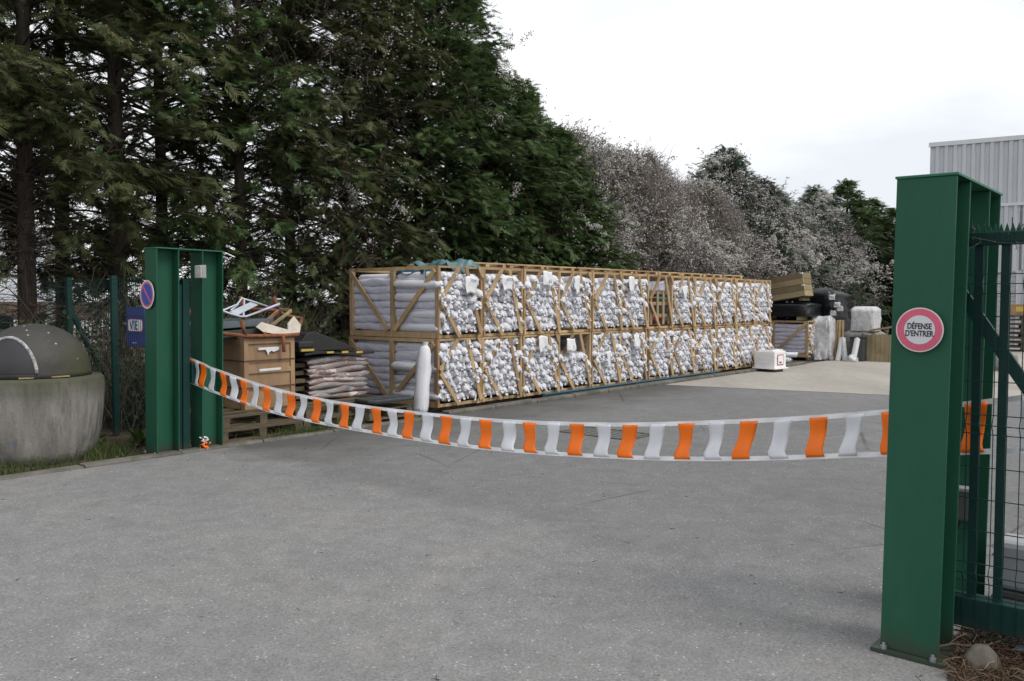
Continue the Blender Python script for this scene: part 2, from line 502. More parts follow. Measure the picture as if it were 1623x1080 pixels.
M['rim'] = t.done(t.ramp(a, (.35, (.13, .13, .13)), (.55, (.42, .42, .42)), (.8, (.55, .55, .54))), .8)

t = NT('bark'); a = t.noise(5, 6, .7, stretch=(3, 3, .4)); b = t.noise(20, 4, stretch=(3, 3, .5))
t.bump(b, .9, .03)
M['bark'] = t.done(t.ramp(a, (.3, (.035, .026, .02)), (.6, (.085, .066, .052)), (.8, (.12, .1, .085))), .95)
t = NT('dead_twigs'); a = t.island()
M['twig'] = t.done(t.ramp(a, (0, (.05, .034, .026)), (.6, (.11, .08, .06)), (1, (.2, .165, .135))), .9)
t = NT('vine_twigs'); a = t.island()
M['vine'] = t.done(t.ramp(a, (0, (.1, .08, .075)), (.5, (.21, .18, .168)), (1, (.34, .3, .285))), .9)
t = NT('seed_heads'); a = t.island()
M['fluff'] = t.done(t.ramp(a, (0, (.34, .33, .31)), (1, (.62, .6, .57))), 1.0)

def mat_leaf(name, stops, trans=.33):
    t = NT(name)
    r = t.island(); c = t.ramp(r, *stops)
    c = t.mix(t.ramp(t.noise(.9, 3), (.35, .0), (.65, .6)), c, t.mix(.5, c, stops[-2][1]))
    tr = t.n.new('ShaderNodeBsdfTranslucent'); mx = t.n.new('ShaderNodeMixShader'); mx.inputs[0].default_value = trans
    t.l.new(c, tr.inputs['Color'])
    t.done(c, .6, spec=.25)
    out = t.n['Material Output']
    t.l.new(t.p.outputs[0], mx.inputs[1]); t.l.new(tr.outputs[0], mx.inputs[2]); t.l.new(mx.outputs[0], out.inputs['Surface'])
    return t.m
M['leaf_a'] = mat_leaf('conifer_green', ((0, (0.031, 0.066, 0.025)), (.45, (0.059, 0.121, 0.041)), (.8, (0.087, 0.156, 0.056)), (.93, (0.128, 0.160, 0.057)), (.97, (0.161, 0.115, 0.048))))
M['leaf_b'] = mat_leaf('conifer_olive', ((0, (0.039, 0.066, 0.029)), (.4, (0.079, 0.113, 0.045)), (.75, (0.107, 0.140, 0.057)), (.88, (0.142, 0.127, 0.060)), (.94, (0.165, 0.099, 0.051))))
M['leaf_c'] = mat_leaf('conifer_bluegreen', ((0, (0.035, 0.063, 0.042)), (.5, (0.057, 0.101, 0.064)), (.85, (0.089, 0.136, 0.086)), (.95, (0.150, 0.162, 0.115))))
M['leaf_ivy'] = mat_leaf('ivy_leaf', ((0, (.014, .032, .012)), (.5, (.035, .065, .022)), (.9, (.06, .1, .03)), (1, (.1, .13, .05))))
M['grass'] = mat_leaf('grass_blade', ((0, (.035, .07, .016)), (.5, (.07, .12, .03)), (.8, (.12, .15, .05)), (1, (.22, .19, .1))))
M['litter'] = mat_leaf('needle_litter', ((0, (.03, .018, .012)), (.5, (.09, .05, .03)), (.8, (.16, .1, .06)), (1, (.24, .2, .15))), .05)

t = NT('cladding'); a = t.noise(.6, 4, .6, stretch=(1, 1, .4))
M['clad'] = t.done(t.ramp(a, (.3, (.42, .445, .47)), (.7, (.53, .55, .575))), .45, .1)
M['clad_trim'] = mat_plain('cladding_trim', (.58, .6, .62), .45, .1, 2)
M['door_slat'] = mat_plain('door_slat', (.42, .43, .44), .5, .12, 2)

# ------------------------------------------------------------------ ground, road, yard, apron
def sheet(name, poly, z, mat, n=None):
    mb = MB(); mb.add([tuple(xyz(u, v, z)) for u, v in poly], [tuple(range(len(poly)))])
    o = obj(name, mb, mat); return tag(o, kind='structure')
gmb = MB(); gmb.add([(-900, -300, -.03), (900, -300, -.03), (900, 1500, -.03), (-900, 1500, -.03)], [(0, 1, 2, 3)])
tag(obj('ground', gmb, M['ground']), kind='structure')
sheet('planting_soil', [(-14, .1), (60, .1), (60, 9), (-14, 9)], -.012, M['soil'])
sheet('road', [(-40, .02), (-40, -45), (-3.0, -45), (-3.0, .02)], 0.0, M['asphalt'])
sheet('yard_pavement', [(-3.0, .02), (-3.0, -45), (9.5, -12.0), (7.35, -4.0), (6.5, .02)], .0, M['asphalt_yard'])
sheet('concrete_pavement', [(5.9, .1), (6.85, -4.0), (9.0, -12.0), (-3.0, -45), (60, -45), (60, .1)], .004, M['concrete'])

# kerb of single stones along the planting strip
kerb = obj('kerb', MB().box(-9.0, 13.0, .035, .135, -.12, -.02), M['kerb']); place(kerb, 0, 0); tag(kerb, kind='structure')
for k in range(22):
    u0 = -9.0 + k + rnd.uniform(0, .012); u1 = u0 + .985; hz = rnd.uniform(.055, .075) if u0 > -.6 else rnd.uniform(.018, .034)
    vo = rnd.uniform(-.008, .008)
    mb = MB(); prof = [(.0 + vo, -.1), (.15 + vo, -.1), (.15 + vo, hz), (.02 + vo, hz), (.0 + vo, hz - .02)]
    mb.prism(prof, u0, u1, lambda a, b, tt: (tt, a, b))
    obj('kerb_stone', mb, M['kerb'], kerb, bevel=.006)

# ------------------------------------------------------------------ green gate portals
def h_beam(mb, u0, v0, w=.25, d=.25, tf=.013, tw=.011, z0=0.0, z1=2.168):
    mb.box(u0, u0 + tf, v0, v0 + w, z0, z1)
    mb.box(u0 + d - tf, u0 + d, v0, v0 + w, z0, z1)
    mb.box(u0 + tf, u0 + d - tf, v0 + w / 2 - tw / 2, v0 + w / 2 + tw / 2, z0, z1)

def portal(label, u0, v0, length=.86, lean=0.0):
    t_ = thing('gate_portal', label, 'gate post', u0, v0, 0)
    t_.rotation_euler = (0, 0, ANG)
    for i, du in enumerate((0, length - .25)):
        mb = MB(); h_beam(mb, du, 0, z0=.018)
        obj('post', mb, M['green'], t_, bevel=.003)
        obj('base_plate', MB().box(du - .03, du + .28, -.035, .285, 0.001, .017), M['green'], t_)
        for (bu, bv) in ((du - .014, .02), (du - .014, .23), (du + .264, .02), (du + .264, .23)):
            b = MB(); b.tube([(bu, bv, .016), (bu, bv, .034)], .014, 6); b.tube([(bu, bv, .034), (bu, bv, .046)], .007, 8)
            obj('bolt', b, M['steel'], t_)
    obj('top_plate', MB().box(-.006, length + .006, -.006, .256, 2.169, 2.181), M['green_edge'], t_, bevel=.002)
    if lean: t_.rotation_mode = 'QUATERNION'; t_.rotation_quaternion = Matrix.Rotation(lean, 4, 'Y').to_quaternion() @ Matrix.Rotation(ANG, 4, 'Z').to_quaternion()
    return t_

LEAN = math.radians(.9)
LPU, LPV = -4.25, .055
RPU, RPV = -4.47, -7.51
pl = portal('slim green steel gate portal beside the rounded concrete container', LPU, LPV, .76, LEAN)
pr = portal('tall green steel gate portal carrying the round pink rimmed entry sign', RPU, RPV, .88, LEAN)
# catch post and lock inside the left portal
obj('catch_post', MB().box(.33, .41, .075, .155, .0, 1.86), M['green_dark'], pl, bevel=.004)
obj('catch_plate', MB().box(.275, .326, .09, .14, .0, 1.8), M['green_dark'], pl)
lk = obj('lock_case', MB().box(.412, .46, .045, .11, .74, .96), M['green_dark'], pl, bevel=.006)
obj('keyhole', MB().box(.4615, .464, .07, .084, .8, .88), M['print_black'], lk)

def sign_frame(o, u, v, z, face_rot=0.0, lean=LEAN):
    """disc signs: local +Z looks towards -u (the street side)"""
    R = Matrix.Rotation(ANG, 4, 'Z') @ Matrix(((0, 0, -1, 0), (-1, 0, 0, 0), (0, 1, 0, 0), (0, 0, 0, 1)))
    o.matrix_world = Matrix.Translation(xyz(u, v, z)) @ Matrix.Rotation(lean, 4, 'Y') @ R @ Matrix.Rotation(face_rot, 4, 'Z')

# entry sign
v_s, z_s = on_u(1458, 523, RPU)
es = thing('entry_sign', 'round white sign with pink ring reading defense d entrer', 'sign')
sign_frame(es, RPU - .005, v_s, z_s)
r = .099
obj('disc', MB().lathe([(r, 0), (r, .003)], 64), M['sign_pinkwhite'], es)
obj('red_ring', MB().ring(r * .655, r * .945, .0032, .0042, 64), M['sign_red'], es)
obj('centre_disc', MB().lathe([(r * .645, .0031), (r * .645, .0045)], 64), M['sign_white'], es)
for body, yy, sz in (('DÉFENSE', .015, .036), ("D'ENTRER", -.0175, .036)):
    o = obj('lettering', text_mesh(body, sz, M['print_black'], .72, .0008), None, es); o.location = (0, yy, .0056)

# no parking sign on the left portal
v_s, z_s = on_u(239, 467, LPU)
ns = thing('no_parking_sign', 'round blue no parking sign with a red slash', 'sign')
sign_frame(ns, LPU - .006, LPV + .135, z_s)
r = .15
obj('disc', MB().lathe([(r, 0), (r, .003)], 64), M['sign_pinkwhite'], ns)
obj('red_ring', MB().ring(r * .76, r * .88, .0032, .0042, 64), M['sign_red'], ns)
obj('blue_field', MB().lathe([(r * .755, .0031), (r * .755, .0043)], 64), M['sign_blue'], ns)
mb = MB(); mb.beam((-r * .55, r * .55, .0055), (r * .55, -r * .55, .0055), .026, .0016)
obj('slash', mb, M['sign_red'], ns)
for k, (ax, ay) in enumerate(((-.05, .128), (.0, .137), (.05, .128))):
    o = obj('marking', MB().box(-.008, .008, -.004, .004, .0032, .0042), M['sign_red'], ns); o.location = (ax, ay, 0)

# lamp box on the rear post of the left portal
v_l, z_l = on_u(318, 431, LPU + .48)
wl_ = thing('warning_lamp', 'small square cloudy white lamp box on green gate post', 'lamp', LPU + .508, v_l, z_l - .07)
obj('housing', MB().box(-.05, .0, -.07, .07, 0, .14), M['grey_plastic'], wl_, bevel=.006)
ln_ = obj('lens', MB().box(-.062, -.0505, -.066, .066, .004, .136), M['lens'], wl_, bevel=.006)
mb = MB(); mb.ring(.02, .032, 0, .003, 24); o = obj('lens_ring', mb, M['sign_white'], ln_); o.matrix_local = Matrix.Translation((-.0625, .01, .07)) @ Matrix.Rotation(-PI / 2, 4, 'Y')

# ------------------------------------------------------------------ sliding gate leaf
GU = RPU + .40
gate = thing('sliding_gate', 'dark green welded mesh sliding gate leaf with spiked top rail', 'gate', GU, -7.36, 0)
GL = 7.2
obj('bottom_beam', MB().box(-.05, .05, -GL, .02, .08, .22), M['green_dark'], gate, bevel=.004)
obj('top_rail', MB().box(-.03, .03, -GL, .02, 1.88, 1.94), M['green_dark'], gate, bevel=.004)
pv = []
for px in (1548, 1590):
    vv, _ = on_u(px, 600, GU); pv.append(vv + 7.36)
stp = .9; vv = pv[-1]
posts_v = list(pv)
while vv - stp > -GL: vv -= stp; posts_v.append(vv)
for vv in posts_v:
    obj('upright', MB().box(-.014, .014, vv - .018, vv + .018, .22, 1.88), M['green_dark'], gate)
a0 = on_u(1517, 455, GU); a1 = on_u(1640, 632, GU)
mb = MB(); mb.beam((.0, a0[0] + 7.36, a0[1]), (.0, a1[0] + 7.36, a1[1]), .026, .055)
obj('diagonal_brace', mb, M['green_dark'], gate)
wires = MB()
wv = 0.0
fold_z = [.35, 1.05, 1.7]
def fold(z):
    for fz in fold_z:
        if abs(z - fz) < .03: return -.035
    return -.0
while wv > -GL:
    zs = [.03]
    for fz in fold_z: zs += [fz - .045, fz, fz + .045]
    zs.append(2.0)
    wires.tube([(-.055 + (-.03 if any(abs(z - fz) < .01 for fz in fold_z) else 0), wv, z) for z in zs], .0026, 4, False)
    wv -= .055
for z in [.06, .24, .305, .35, .395, .55, .7, .85, 1.005, 1.05, 1.095, 1.25, 1.4, 1.55, 1.655, 1.7, 1.745, 1.9]:
    off = -.085 if z in fold_z else -.059
    wires.tube([(off, .02, z), (off, -GL, z)], .003, 4, False)
obj('wire_mesh', wires, M['green_dark'], gate)
mb = MB(); zz = .0
while zz > -GL:
    mb.add([(-.002, zz, 1.941), (-.002, zz - .024, 1.941), (-.002, zz - .012, 1.98), (.002, zz, 1.941), (.002, zz - .024, 1.941), (.002, zz - .012, 1.98)],
           [(0, 1, 2), (5, 4, 3), (0, 2, 5, 3), (1, 4, 5, 2)])
    zz -= .024
obj('spike_strip', mb, M['green'], gate)
mb = MB()
def barbed(pts):
    mb.tube(pts, .0016, 4, False)
    for k in range(0, len(pts), 2):
        p = Vector(pts[k])
        for _ in range(2):
            d = Vector((rnd.uniform(-1, 1), rnd.uniform(-1, 1), rnd.uniform(-1, 1))).normalized() * .013
            mb.tube([p - d, p + d], .0013, 3, False)
barbed([(-.07 + .012 * math.sin(k * 1.3), -k * .045, 1.9 + .02 * math.sin(k * .6)) for k in range(100)])
for q in np.arange(0, GL, .16):
    ph = rnd.uniform(0, 6)
    barbed([(-.05 - .03 * math.sin(k * .8 + ph), -q + .03 * math.cos(k * .9 + ph) - .006 * k, 1.86 + .017 * k) for k in range(rnd.randrange(7, 13))])
tag(obj('barbed_wire', mb, M['photo_grey'], gate), kind='stuff')
# drive motor and photocell
uv_m = (-3.62, -7.72)
mt = thing('gate_motor', 'light grey plastic gate motor housing behind the mesh gate', 'motor', uv_m[0], uv_m[1], 0, 0)
obj('plinth', MB().box(-.12, .12, -.2, .16, .0, .13), M['kerb'], mt, bevel=.01)
obj('base_tray', MB().box(-.1, .1, -.17, .14, .131, .17), M['photo_grey'], mt, bevel=.008)
obj('cover', MB().box(-.11, .11, -.18, .15, .171, .42), M['grey_plastic'], mt, bevel=.03)
obj('cover_seam', MB().box(-.112, .112, -.182, .152, .34, .346), M['photo_grey'], mt)
v_l, z_l = on_u(1523, 797, RPU + .6)
pc = thing('photocell', 'dark grey photocell box fixed inside the green gate portal', 'sensor', RPU + .628, v_l, z_l - .085)
obj('housing', MB().box(-.07, 0, -.05, .05, 0, .16), M['photo_grey'], pc, bevel=.012)
obj('hood', MB().box(-.078, 0, -.053, .053, .15, .168), M['grey_plastic'], pc, bevel=.004)
mb = MB(); mb.tube([(-.03, .0, .0), (-.03, .01, -.04), (-.02, .03, -.08), (-.005, .03, -.13)], .005, 6); obj('cable', mb, M['black_rubber'], pc)

# ------------------------------------------------------------------ orange and white flag line
TOPL = [(298, 568), (307, 571), (369, 598), (457, 624), (546, 641), (635, 652), (724, 662), (812, 669), (901, 672), (990, 674), (1031, 673), (1129, 670), (1227, 666), (1325, 660), (1406, 653), (1540, 640), (1640, 628)]
BOTL = [(298, 604), (302, 606), (391, 642), (471, 664), (559, 680), (635, 693), (724, 706), (812, 715), (901, 721), (990, 725), (1030, 727), (1142, 728), (1246, 726), (1341, 722), (1403, 720), (1540, 717), (1640, 713)]
fa = np.array([LPU + .46, .09]); fb = np.array([RPU + .52, -7.45])
A3 = np.array(xyz(*fa)); B3 = np.array(xyz(*fb)); dl = (B3 - A3)[:2]; nl = np.array([-dl[1], dl[0]]); nl /= np.linalg.norm(nl)
def on_line(px, py):
    d = ray(px, py); tt = (A3[:2] @ nl) / (d[:2] @ nl); p = d * tt; return Vector((p[0], p[1], p[2] + EYE))
def yat(L, px): return float(np.interp(px, [a for a, _ in L], [b for _, b in L]))
NL3 = Vector((nl[0], nl[1], 0))
bt = thing('flag_line', 'orange and white flag line strung between the green gate portals', 'barrier')
bt.location = xyz(fa[0], fa[1], 0)
inv = Matrix.Translation(-bt.location)
def band(L, wpx0, wpx1):
    mb = MB(); vs = []; xs = np.linspace(L[0][0], L[-1][0], 150)
    # smooth the hand-measured line
    ys = np.array([yat(L, x) for x in xs]); ker = np.ones(13) / 13; ys2 = np.convolve(np.pad(ys, 6, 'edge'), ker, 'valid'); ys2[:4] = ys[:4]; ys2[-4:] = ys[-4:]
    for i, (x, y) in enumerate(zip(xs, ys2)):
        p = on_line(x, y); dz = .013; wob = .006 * math.sin(i * .9)
        for sz, sn in ((-1, -.5), (1, -.5), (1, .5), (-1, .5)):
            vs.append(inv @ (p + NL3 * (sn * .003 + wob * sz * .3) + Vector((0, 0, sz * dz))))
    fs = []
    for i in range(len(xs) - 1):
        for k in range(4): fs.append((4 * i + k, 4 * i + (k + 1) % 4, 4 * i + 4 + (k + 1) % 4, 4 * i + 4 + k))
    return mb.add(vs, fs)
obj('top_tape', band(TOPL, 5, 7), M['tape'], bt)
obj('bottom_tape', band(BOTL, 5, 7), M['tape'], bt)
FX = [302, 312, 322, 338, 354, 370, 387, 405, 423, 442, 462, 481, 503, 522, 547, 571, 597, 622, 649, 677, 707, 739, 771, 807, 840, 878, 914, 957, 999, 1043, 1088, 1136, 1187, 1242, 1297, 1355, 1412, 1474, 1548, 1622]
for k, px in enumerate(FX):
    orange = (k % 2 == 0)
    d = np.linalg.norm(np.array(on_line(px, 650))[:2])
    gap = (FX[min(k + 1, len(FX) - 1)] - FX[max(k - 1, 0)]) / 2 if 0 < k < len(FX) - 1 else 16
    w = gap * float(np.interp(px, [300, 600, 1000, 1400], [.62, .62, .56, .5]))
    ph = rnd.uniform(-.6, .9); amp = rnd.uniform(.008, .024); tw = rnd.uniform(-.6, .6); bx_ = rnd.uniform(.05, .28) * gap; foot = rnd.uniform(.1, .32)
    def fn(a, b, px=px, w=w, ph=ph, amp=amp, tw=tw, bx_=bx_, foot=foot):
        narrow = 1 - .16 * math.sin(PI * b)
        x = px + (a - .5) * w * narrow - bx_ * b + w * .045 * math.sin(3.4 * b + ph)
        if b > .86: x += (b - .86) / .14 * foot * w
        y0 = yat(TOPL, x); y1 = yat(BOTL, x) + .5
        p = on_line(x, y0 + (y1 - y0) * b)
        off = amp * math.sin(PI * b) * math.sin(3.2 * b + ph) + tw * .03 * (a - .5) * math.sin(PI * b) - .005
        return inv @ (p + NL3 * off)
    m = M['orange'] if orange else M['white_flag']
    mb = MB(); mb.grid(fn, 5, 12)
    o = obj('flag', mb, m, bt, smooth=True)
    so = o.modifiers.new('cloth', 'SOLIDIFY'); so.thickness = .0015; so.offset = 0
# crumpled end of the line at the portal's foot
mb = MB(); mb.grid(lambda a, b: (.07 * a + .02 * math.sin(9 * b), .04 * math.sin(7 * a + 5 * b), .09 * b * (1 - .3 * a) + .012 * math.sin(14 * a) + .012), 10, 10)
te = obj('flag_bundle', mb, M['orange'], None, smooth=True); place(te, LPU + .5, .05, .002); tag(te, 'crumpled orange flag scrap lying at the green catch post', 'flag scrap')
mb = MB(); mb.grid(lambda a, b: (.06 * a + .02 * math.sin(9 * b + 1), .04 * math.sin(7 * a + 5 * b + 2), .05 * b + .012 * math.sin(14 * a) + .085), 8, 8)
obj('white_fold', mb, M['white_flag'], te, smooth=True)

# ------------------------------------------------------------------ concrete container with dome
cu, cv = -5.06, 1.03
ct = thing('recycling_container', 'round concrete recycling container with dark domed lid', 'container', cu, cv, 0)
ct.rotation_euler = (0, 0, 0)
RC = .66
obj('drum', MB().lathe([(RC - .11, -.01), (RC - .085, .1), (RC - .04, .28), (RC - .015, .5), (RC, .72), (RC - .005, .82), (RC - .03, .848), (RC - .14, .852)], 72), M['cast'], ct, smooth=False)
for o in ct.children: o.data.polygons.foreach_set('use_smooth', [True] * len(o.data.polygons))
RD = RC - .13
prof = [(RD - .02, .852), (RD + .01, .858), (RD + .005, .9)]
for k in range(1, 17):
    q = k / 16 * PI / 2; prof.append((RD * math.cos(q) ** .98 + .001, .9 + .49 * math.sin(q)))
dome = obj('dome_lid', MB().lathe(prof, 72), M['dome'], ct, smooth=True)
def dome_pt(az, el, off):
    rr = RD * math.cos(el) ** .98 + off * math.cos(el); return (rr * math.cos(az), rr * math.sin(az), .9 + .49 * math.sin(el) + off * math.sin(el))
AZ0 = math.radians(-94)
mb = MB(); ring_pts = []
for k in range(25):
    q = PI * k / 24; ring_pts.append(dome_pt(AZ0 + .62 * math.cos(q), max(.02, .8 * math.sin(q)), .012))
mb.tube(ring_pts, .017, 8); obj('flap_rim', mb, M['rim'], ct, smooth=True)
mb = MB(); mb.grid(lambda a, b: dome_pt(AZ0 + .6 * (2 * a - 1) * math.sqrt(max(0, 1 - (b * .985) ** 2)), .02 + .77 * b, .01), 16, 12)
obj('flap', mb, M['flap'], ct, smooth=True)
mb = MB(); mb.beam((.14, -.53, .866), (.5, -.26, .868), .05, .012); obj('slat', mb, M['oldwood'], ct)

# ------------------------------------------------------------------ mesh fence left of the portal
fn_ = thing('mesh_fence', 'dark green welded mesh fence carrying the blue panel', 'fence', LPU + .39, .4, 0)
FLN = 3.6
for vv in (1.44, 2.72):
    obj('fence_post', MB().box(-.03, .03, vv - .035, vv + .035, 0, 1.93), M['green_dark'], fn_)
mb = MB(); mb.beam((.02, 2.72, 1.5), (.75, 2.85, .02), .05, .05); obj('brace', mb, M['green_dark'], fn_)
wires = MB(); q = 0
while q < FLN:
    wires.tube([(-.035, q, .05), (-.035, q, 1.9)], .0025, 4, False); q += .05
for z in (.06, .25, .3, .45, .65, .85, 1.05, 1.1, 1.25, 1.45, 1.65, 1.83, 1.88):
    wires.tube([(-.038, 0, z), (-.038, FLN, z)], .0028, 4, False)
obj('wire_mesh', wires, M['green_dark'], fn_)
v0s, zts = on_u(205, 487, LPU + .42); _, zbs = on_u(205, 547, LPU + .42)
bs = thing('blue_panel', 'blue notice panel with white logo behind the fence wires', 'sign', LPU + .385, v0s, zbs)
obj('board', MB().box(0, .02, -.44, 0, 0, zts - zbs), M['panel_blue'], bs)
hh = zts - zbs
mb = MB(); cc = .05
pts = []
for (x0, z0, q0) in ((-.40, hh * .44, PI), (-.40, hh * .62, PI / 2), (-.085, hh * .62, 0), (-.085, hh * .44, -PI / 2)):
    for k in range(5): q = q0 - (PI / 2) * k / 4 + (PI / 2) * 0; pts.append((x0, z0, q))
def rr_poly(ya, yb, za, zb, rad):
    P = []
    for (cy, cz, q0) in ((yb - rad, za + rad, -PI / 2), (yb - rad, zb - rad, 0), (ya + rad, zb - rad, PI / 2), (ya + rad, za + rad, PI)):
        for k in range(6): q = q0 + PI / 2 * k / 5; P.append((cy + rad * math.cos(q), cz + rad * math.sin(q)))
    return P
obj('logo_edge', MB().prism(rr_poly(-.405, -.035, hh * .37, hh * .69, .05), -.004, -.001, lambda a, b, tt: (tt, a, b)), M['sign_red'], bs)
obj('logo_field', MB().prism(rr_poly(-.395, -.045, hh * .385, hh * .675, .045), -.007, -.0045, lambda a, b, tt: (tt, a, b)), M['white_box'], bs)
o = obj('lettering', text_mesh('VIE', .15, M['panel_blue'], .95, .003), None, bs)
o.matrix_local = Matrix.Translation((-.0085, -.19, hh * .52)) @ Matrix(((0, 0, -1, 0), (-1, 0, 0, 0), (0, 1, 0, 0), (0, 0, 0, 1)))
for k in range(3):
    obj('small_print', MB().box(-.003, -.001, -.17 - k * .035, -.15 - k * .035, hh * .06, hh * .085), M['white_box'], bs)

# ------------------------------------------------------------------ timber crates
PITCH, CW, CD = .958, .945, 2.02
U_ROW, V_ROW = .1, .33
def crate_parts(h):
    P = []
    w = .075
    for (x, y) in ((.0, .0), (CW - .06, .0), (.0, CD - w), (CW - .06, CD - w)):
        P.append(('post', MB().box(x, x + .06, y, y + w, 0, h) if y > .1 else MB().box(x if x < .1 else x + .016, x + .044 if x < .1 else x + .06, y, y + w, 0, h)))
    P.append(('post', MB().box(.0, .045, CD / 2 - .04, CD / 2 + .04, .085, h - .055)))
    P.append(('post', MB().box(CW - .045, CW, CD / 2 - .04, CD / 2 + .04, .085, h - .055)))
    for x0, x1 in ((-.012, .034), (CW - .034, CW + .012)):
        P.append(('bottom_rail', MB().box(x0, x1, .0775, CD - .0775, .0, .084)))
        P.append(('top_rail', MB().box(x0 + .012, x1 - .012, .0775, CD - .0775, h - .055, h - .003)))
    P.append(('bottom_rail', MB().box(.05, CW - .05, .03, .06, .0, .045)))
    P.append(('top_rail', MB().box(.05, CW - .05, .008, .04, h - .032, h - .002)))
    P.append(('top_rail', MB().box(.062, CW - .062, CD - .045, CD - .008, h - .05, h - .002)))
    for k in range(4):
        y = .2 + k * .5; P.append(('base_board', MB().box(.036, CW - .036, y, y + .12, .061, .082)))
    # braces of the bag-end face
    def br(x0, z0, x1, z1, y=-.014, wd=.062):
        mb = MB(); mb.beam((x0, y, z0), (x1, y, z1), .022, wd, up=(0, 0, 1) if abs(x1 - x0) > abs(z1 - z0) * .05 else (1, 0, 0)); P.append(('brace', mb))
    br(.40, h - .02, .035, h * .55, -.03); br(.035, h * .5, .40, .02, -.03); br(.58, h - .02, .87, .04, -.034)
    def gus(pts):
        mb = MB(); mb.prism(pts, -.022, -.002, lambda a, b, tt: (a, tt, b)); P.append(('gusset', mb))
    gus([(CW - .12, h - .002), (CW, h - .002), (CW, h - .16), (CW - .04, h - .16)])
    gus([(CW - .14, .0), (CW - .07, .0), (CW - .0, .12), (CW - .045, .16)])
    # braces of the long side faces: a V down to the middle post
    for xo in (-.026, CW + .014):
        for (y0, y1) in ((.06, CD / 2 - .07), (CD - .06, CD / 2 + .07)):
            mb = MB(); mb.beam((xo + .006, y0, h - .07), (xo + .006, y1, .1), .072, .02, up=(1, 0, 0)); P.append(('brace', mb))
    return P
def build_crate(h):
    return [(n, mb.mesh(n, M['timber'])) for n, mb in crate_parts(h)]
H_LO, H_HI = 1.0, 1.06
Z_LO = .075
Z_HI = Z_LO + H_LO + .006
proto_lo = build_crate(H_LO); proto_hi = build_crate(H_HI)
# sawn crate, a crate knocked about differently
lid = [('lid_board', MB().box(-.03, CW + .03, .35 + .42 * k, .45 + .42 * k, 0, .022).mesh('lid_board', M['timber'])) for k in range(4)] + \
      [('lid_bearer', MB().box(.03 + .4 * k, .11 + .4 * k, .33, 1.75, .0225, .07).mesh('lid_bearer', M['timber'])) for k in range(3)] + \
      [('lid_board', MB().box(-.03, CW + .03, .33 + .3 * k, .44 + .3 * k, .0705, .092).mesh('lid_board', M['timber'])) for k in range(5)]
crates = {}
for lev, (h, z0, proto, nm) in enumerate(((H_LO, Z_LO, proto_lo, 'lower'), (H_HI, Z_HI, proto_hi, 'upper'))):
    for i in range(12):
        du = 0 if lev == 0 else (.02 if i < 6 else -.03)
        jv = rnd.uniform(-.02, .02)
        if lev == 0: crates[(9, i)] = jv
        else: jv = crates[(9, i)] + rnd.uniform(-.01, .01)
        ord_ = ORD[i]
        lab = f'{nm} timber crate of white bags, {ord_} in the row from the leaning bag'
        if lev == 1 and i == 6: lab = 'upper timber crate holding red tubes and a slatted frame instead of bags'
        if lev == 0 and i == 3: lab = 'lower timber crate only half filled with white bags'
        c = thing('timber_crate', lab, 'crate', U_ROW + i * PITCH + du, V_ROW + jv, z0, rnd.uniform(-.004, .004), 'timber crates stacked two high in a row')
        crates[(lev, i)] = (U_ROW + i * PITCH + du, V_ROW + jv, z0, h, c)
        for n, me in proto:
            if n == 'gusset' and rnd.random() < .2: continue
            o = obj(n, me, None, c)
            if n == 'brace' and me.vertices[0].co.y < .01 and me.vertices[0].co.x > .02 and me.vertices[0].co.x < CW:
                o.location = (rnd.uniform(-.02, .02), 0, rnd.uniform(-.012, .004)); o.rotation_euler[1] = rnd.uniform(-.035, .035)
        if lev == 1 and 1 <= i <= 10:
            for n, me in lid:
                o = obj(n, me, None, c); o.location = (rnd.uniform(-.03, .03), rnd.uniform(-.02, .02), h + .003)
# bearers under the lower crates, blue steel beam along part of the row
for k in range(3):
    o = obj('timber_bearer', MB().box(0, 11.4, 0, .09, .0, .074), M['pallet']); place(o, U_ROW, V_ROW + .15 + k * .85, 0.0)
    tag(o, ['long timber bearer under the front edge of the lower crates', 'long timber bearer under the middle of the lower crates', 'long timber bearer under the back of the lower crates'][k], 'bearer')
bb = thing('blue_beam', 'blue painted steel beam lying between kerb and lower crates', 'beam', 2.4, .17, 0)
obj('flange', MB().box(0, 6.2, 0, .1, .005, .02), M['blue_beam'], bb); obj('web', MB().box(0, 6.2, .045, .055, .0205, .085), M['blue_beam'], bb); obj('flange', MB().box(0, 6.2, 0, .1, .0855, .1), M['blue_beam'], bb)

